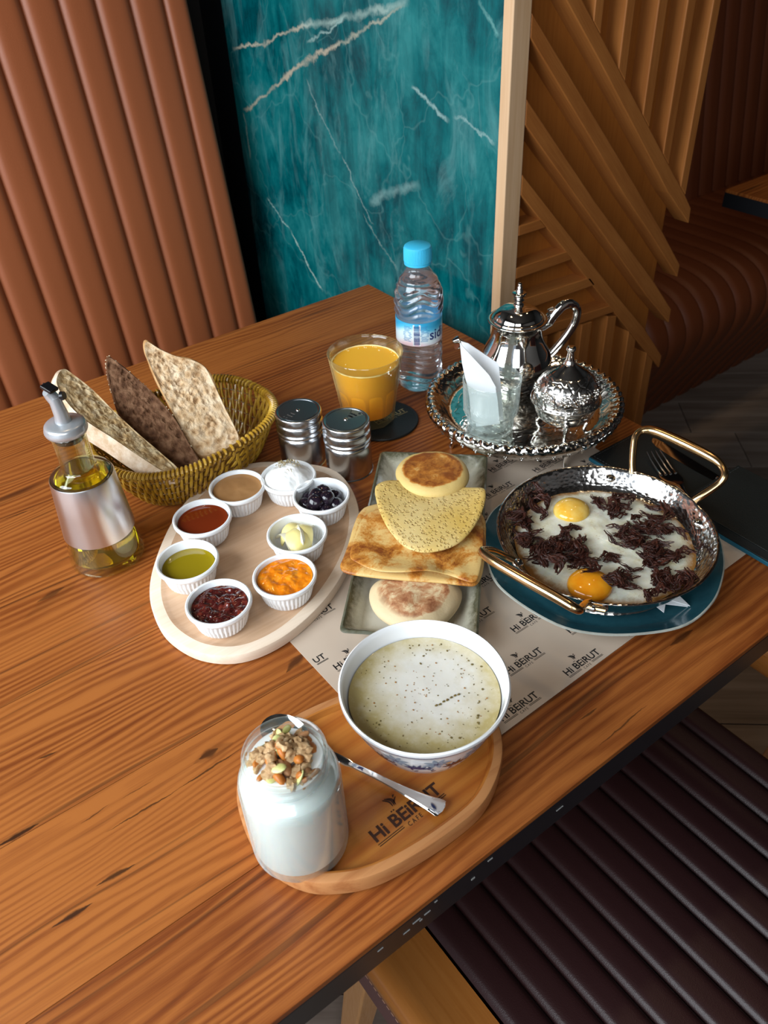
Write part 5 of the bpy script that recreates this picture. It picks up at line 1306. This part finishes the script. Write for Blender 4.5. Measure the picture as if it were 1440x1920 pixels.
o = mb.build('fried_eggs', _egg(), loc=(PX_, PY_, EZ)); tag(o, 'fried egg white filling the hammered pan', 'egg')
for (x, y, r_, a_, b_, lb) in ((1072, 957, .0185, (.80, .42, .03), (.86, .60, .16), 'pale filmed egg yolk at the far left of the pan'), (1106, 1096, .0205, (.82, .27, .006), (.88, .38, .02), 'deep orange egg yolk at the near edge of the pan')):
    q = at(x, y, .036)
    yk = MB().ball((0, 0, 0), (r_, r_*.95, .0095), 32, 16, nz=.06, fr=60).build('egg_yolk', food('yolk', [(.35, a_), (.65, b_)], 50, .12, .15, .001, sss=.3, coat=.6), loc=(q.x, q.y, .0355)); tag(yk, lb, 'egg yolk')
M['meat'] = food('dried_beef', [(.3, (.012, .003, .002)), (.6, (.045, .010, .005)), (.8, (.17, .042, .018))], 200, .48, .8, .0014, sss=0, coat=.1)
rr_ = random.Random(31); MV = []
for v in range(9):
    mb = MB(); L_ = rr_.uniform(.022, .040); cv = rr_.uniform(-.008, .008); w0 = rr_.uniform(.0018, .0042); nst = 6
    for s_ in range(nst):
        oy = (s_-2.5)*w0*.42; ph_ = rr_.uniform(0, 6); pts = []
        for j in range(9):
            t = j/8-.5; pts.append((L_*t*rr_.uniform(.97, 1.03)*(1-.07*abs(s_-2.5)), cv*(1-4*t*t)+oy*(1-abs(t)*.9)+.0012*sin(t*14+ph_), .0015*sin(t*9+ph_)+.0009*(s_ % 2)))
        mb.tube(pts, [w0*.34*(.35+.65*math.sin(PI*(.06+.88*j/8)))*rr_.uniform(.75, 1.15) for j in range(9)], 6, flat=.6)
    MV.append(mb)
MVo = [m.build('beef_shred', M['meat'], loc=(0, 0, -5)) for m in MV]
cl = [((1022, 1032), 30, 20, 30, .35), ((1060, 1020), 26, 16, 20, .0), ((985, 1000), 14, 26, 12, 1.9), ((1016, 935), 10, 20, 8, 1.4), ((1165, 948), 22, 16, 14, .1), ((1123, 940), 7, 16, 5, 1.7), ((1228, 957), 6, 14, 5, 1.6),
      ((1180, 1000), 26, 20, 22, -1.0), ((1225, 1020), 26, 22, 20, -.6), ((1262, 992), 26, 7, 7, -.35), ((1290, 1034), 26, 8, 8, -.3), ((1130, 1040), 34, 6, 8, -.2), ((1178, 1085), 16, 16, 10, -1.0), ((1240, 1082), 32, 9, 8, -.1), ((1278, 1092), 16, 14, 9, .6), ((1235, 1050), 14, 12, 6, -.9), ((1090, 1068), 24, 5, 3, -.2), ((1075, 990), 16, 4, 3, -.1), ((1225, 1118), 26, 5, 4, .3), ((1150, 1098), 5, 9, 2, -1.2), ((960, 970), 5, 14, 4, 2.0), ((1205, 975), 14, 10, 6, .5)]
for (cx, cy), sx, sy, n, ang in cl:
    for i in range(max(2, int(n*.8))):
        x, y = rr_.gauss(cx, sx*.55), rr_.gauss(cy, sy*.55)
        q = at(x, y, .040); dd = Vector((q.x-PX_, q.y-PY_)); rad = dd.length
        z = .0375+(i % 4)*.0019*(n > 9)
        if rad > .080: z = max(z, .0375+(rad-.080)*.8)
        if rad > .093: q = Vector((PX_+dd.x/rad*.093, PY_+dd.y/rad*.093, 0)); z = .046
        if math.hypot(x-1106, y-1096) < 44: z = .0465
        src = rr_.choice(MVo); o = bpy.data.objects.new('beef_shred', src.data); sc.collection.objects.link(o)
        o.location = (q.x, q.y, z+T); o.rotation_euler = (rr_.uniform(-.4, .4), rr_.uniform(-.3, .3), ang+.0+rr_.gauss(0, .5)+(0 if ang else rr_.uniform(-.6, .6))); s_ = rr_.uniform(.6, 1.05); o.scale = (s_, s_*rr_.uniform(.8, 1.5), s_)
        tag(o, 'dark brown crisp shred of dried beef scattered on the fried eggs', 'meat', 'shredded dried beef on the fried eggs')
for o in MVo: bpy.data.objects.remove(o)

# ------------------------------------------------------------------ black folder with fork and knife
fo = [(1104, 857), (1166, 808), (1374, 872), (1462, 925), (1470, 1082), (1352, 1003)]
FP = [at(x, y, .006) for x, y in fo]
# rebuilt as a true rectangle lying at the table end
fa, fb_ = at(1104, 857, .006), at(1352, 1003, .006); ed = Vector((fb_.x-fa.x, fb_.y-fa.y, 0)); el = ed.length; ed.normalize(); fn_ = Vector((-ed.y, ed.x, 0))
if fn_.x < 0: fn_ = -fn_
fd = tag(empty('menu_folder', (fa.x, fa.y, .0010), math.atan2(ed.y, ed.x)), 'black stitched leather menu folder with teal edge under the cutlery', 'folder')
LW, LH = .262, .098*1.02
sgn_ = 1 if Vector((-ed.y, ed.x, 0)).dot(fn_) > 0 else -1
def fbox(x0, x1, y0, y1, z0, z1): return MB().box(x0, x1, min(y0*sgn_, y1*sgn_), max(y0*sgn_, y1*sgn_), z0, z1)
fbox(0, LW, 0, LH, 0, .0045).build('inner_board', M['teal_edge'], fd, smooth=False, bevel=.0008)
fbox(.0006, LW-.0006, .0006, LH-.0006, .0045, .0062).build('leather_cover', M['black'], fd, smooth=False, bevel=.0008)
pk = at(1372, 885, .012)-at(1104, 857, .006); pkx = Vector((pk.x, pk.y, 0)).dot(ed)
fbox(pkx, LW-.001, .001, LH-.001, .0150, .0160).build('pocket', M['black'], fd, smooth=False, bevel=.0004)
for y0, y1 in ((.0008, .003), (LH-.003, LH-.0008)): fbox(pkx, LW-.001, y0, y1, .0062, .0150).build('pocket_side', M['black'], fd, smooth=False)
st = MB()
def stl(x0, y0, x1, y1, z):
    l = math.hypot(x1-x0, y1-y0); m = int(l/.0042)
    for i in range(m):
        a, b_ = i/m, (i+.55)/m; st.tube([(x0+(x1-x0)*a, (y0+(y1-y0)*a)*sgn_, z), (x0+(x1-x0)*b_, (y0+(y1-y0)*b_)*sgn_, z)], .0003, 4)
stl(.004, .004, LW-.004, .004, .0063); stl(.004, LH-.004, LW-.004, LH-.004, .0063); stl(.004, .004, .004, LH-.004, .0063)
stl(pkx+.003, .002, pkx+.003, LH-.002, .0161)
tag(st.build('stitching', M['dark_thread'], fd), kind='stuff')
# fork
fz = .0085
def cutlery(name, label, base, parts):
    t = tag(empty(name, (base.x, base.y, fz-.001)), label, name)
    return t
bf = at(1262, 903, fz); fk = tag(empty('fork', (bf.x, bf.y, .0073)), 'steel fork lying on the black folder, seen through the pan handle', 'fork')
T0 = at(1218, 845, fz); dr = (bf-T0); dr.z = 0; tl = dr.length; dr.normalize(); dn = Vector((-dr.y, dr.x, 0))
for i in range(4):
    o_ = (i-1.5)*.0056
    MB().tube([dr*(-.052)+dn*(o_*.92)+Vector((0, 0, .0065)), dr*(-.040)+dn*o_+Vector((0, 0, .0040)), dr*(-.022)+dn*o_+Vector((0, 0, .0022)), dr*(-.012)+dn*o_+Vector((0, 0, .0024))], [.0006, .0013, .0015, .0017], 8).build('tine', M['chrome'], fk)
mb = MB(); rings = []
for d, w_, z_ in ((-.014, .0105, .0025), (-.008, .0112, .0026), (.000, .0108, .0036), (.008, .0075, .0052), (.014, .0040, .0060), (.024, .0026, .0058), (.045, .0030, .0042), (.065, .0046, .0026), (.080, .0052, .0020), (.084, .0015, .0018)):
    rings.append([dr*d+dn*(w_*a)+Vector((0, 0, z_+.0011*b-.0012*(1-a*a)*(1 if d < .01 else 0))) for a, b in ((-1, 0), (-.6, .9), (0, 1.1), (.6, .9), (1, 0), (.6, -.9), (0, -1), (-.6, -.9))])
mb.loft(rings).build('handle', M['chrome'], fk)
k0, k1 = at(1224, 822, fz), at(1345, 896, fz); kd = k1-k0; kd.z = 0; kd.normalize(); kn = Vector((-kd.y, kd.x, 0)); km = (k0+k1)/2
kf = tag(empty('table_knife', (km.x, km.y, .0073)), 'steel table knife beside the fork on the black folder', 'knife')
hl_ = (k1-k0).length/2; mb = MB(); rings = []
for t_, w0, w1 in ((-1, -.001, .0006), (-.92, -.005, .0025), (-.7, -.0085, .0035), (-.2, -.0095, .0040), (.5, -.0085, .0040), (1.0, -.0062, .0040)):
    rings.append([kd*(hl_*t_)+kn*a+Vector((0, 0, z)) for a, z in ((w0, .0004), ((w0+w1)/2, .0012), (w1, .0016), (w1, .0004))])
mb.loft(rings).build('blade', M['chrome'], kf)
mb = MB(); mb.tube([kd*(hl_*1.0)+Vector((0, 0, .0022)), kd*(hl_+.02)+Vector((0, 0, .003)), kd*(hl_+.06)+Vector((0, 0, .003)), kd*(hl_+.075)+Vector((0, 0, .0028))], [.0030, .0036, .0052, .003], 12, flat=.5); mb.build('handle', M['chrome'], kf)
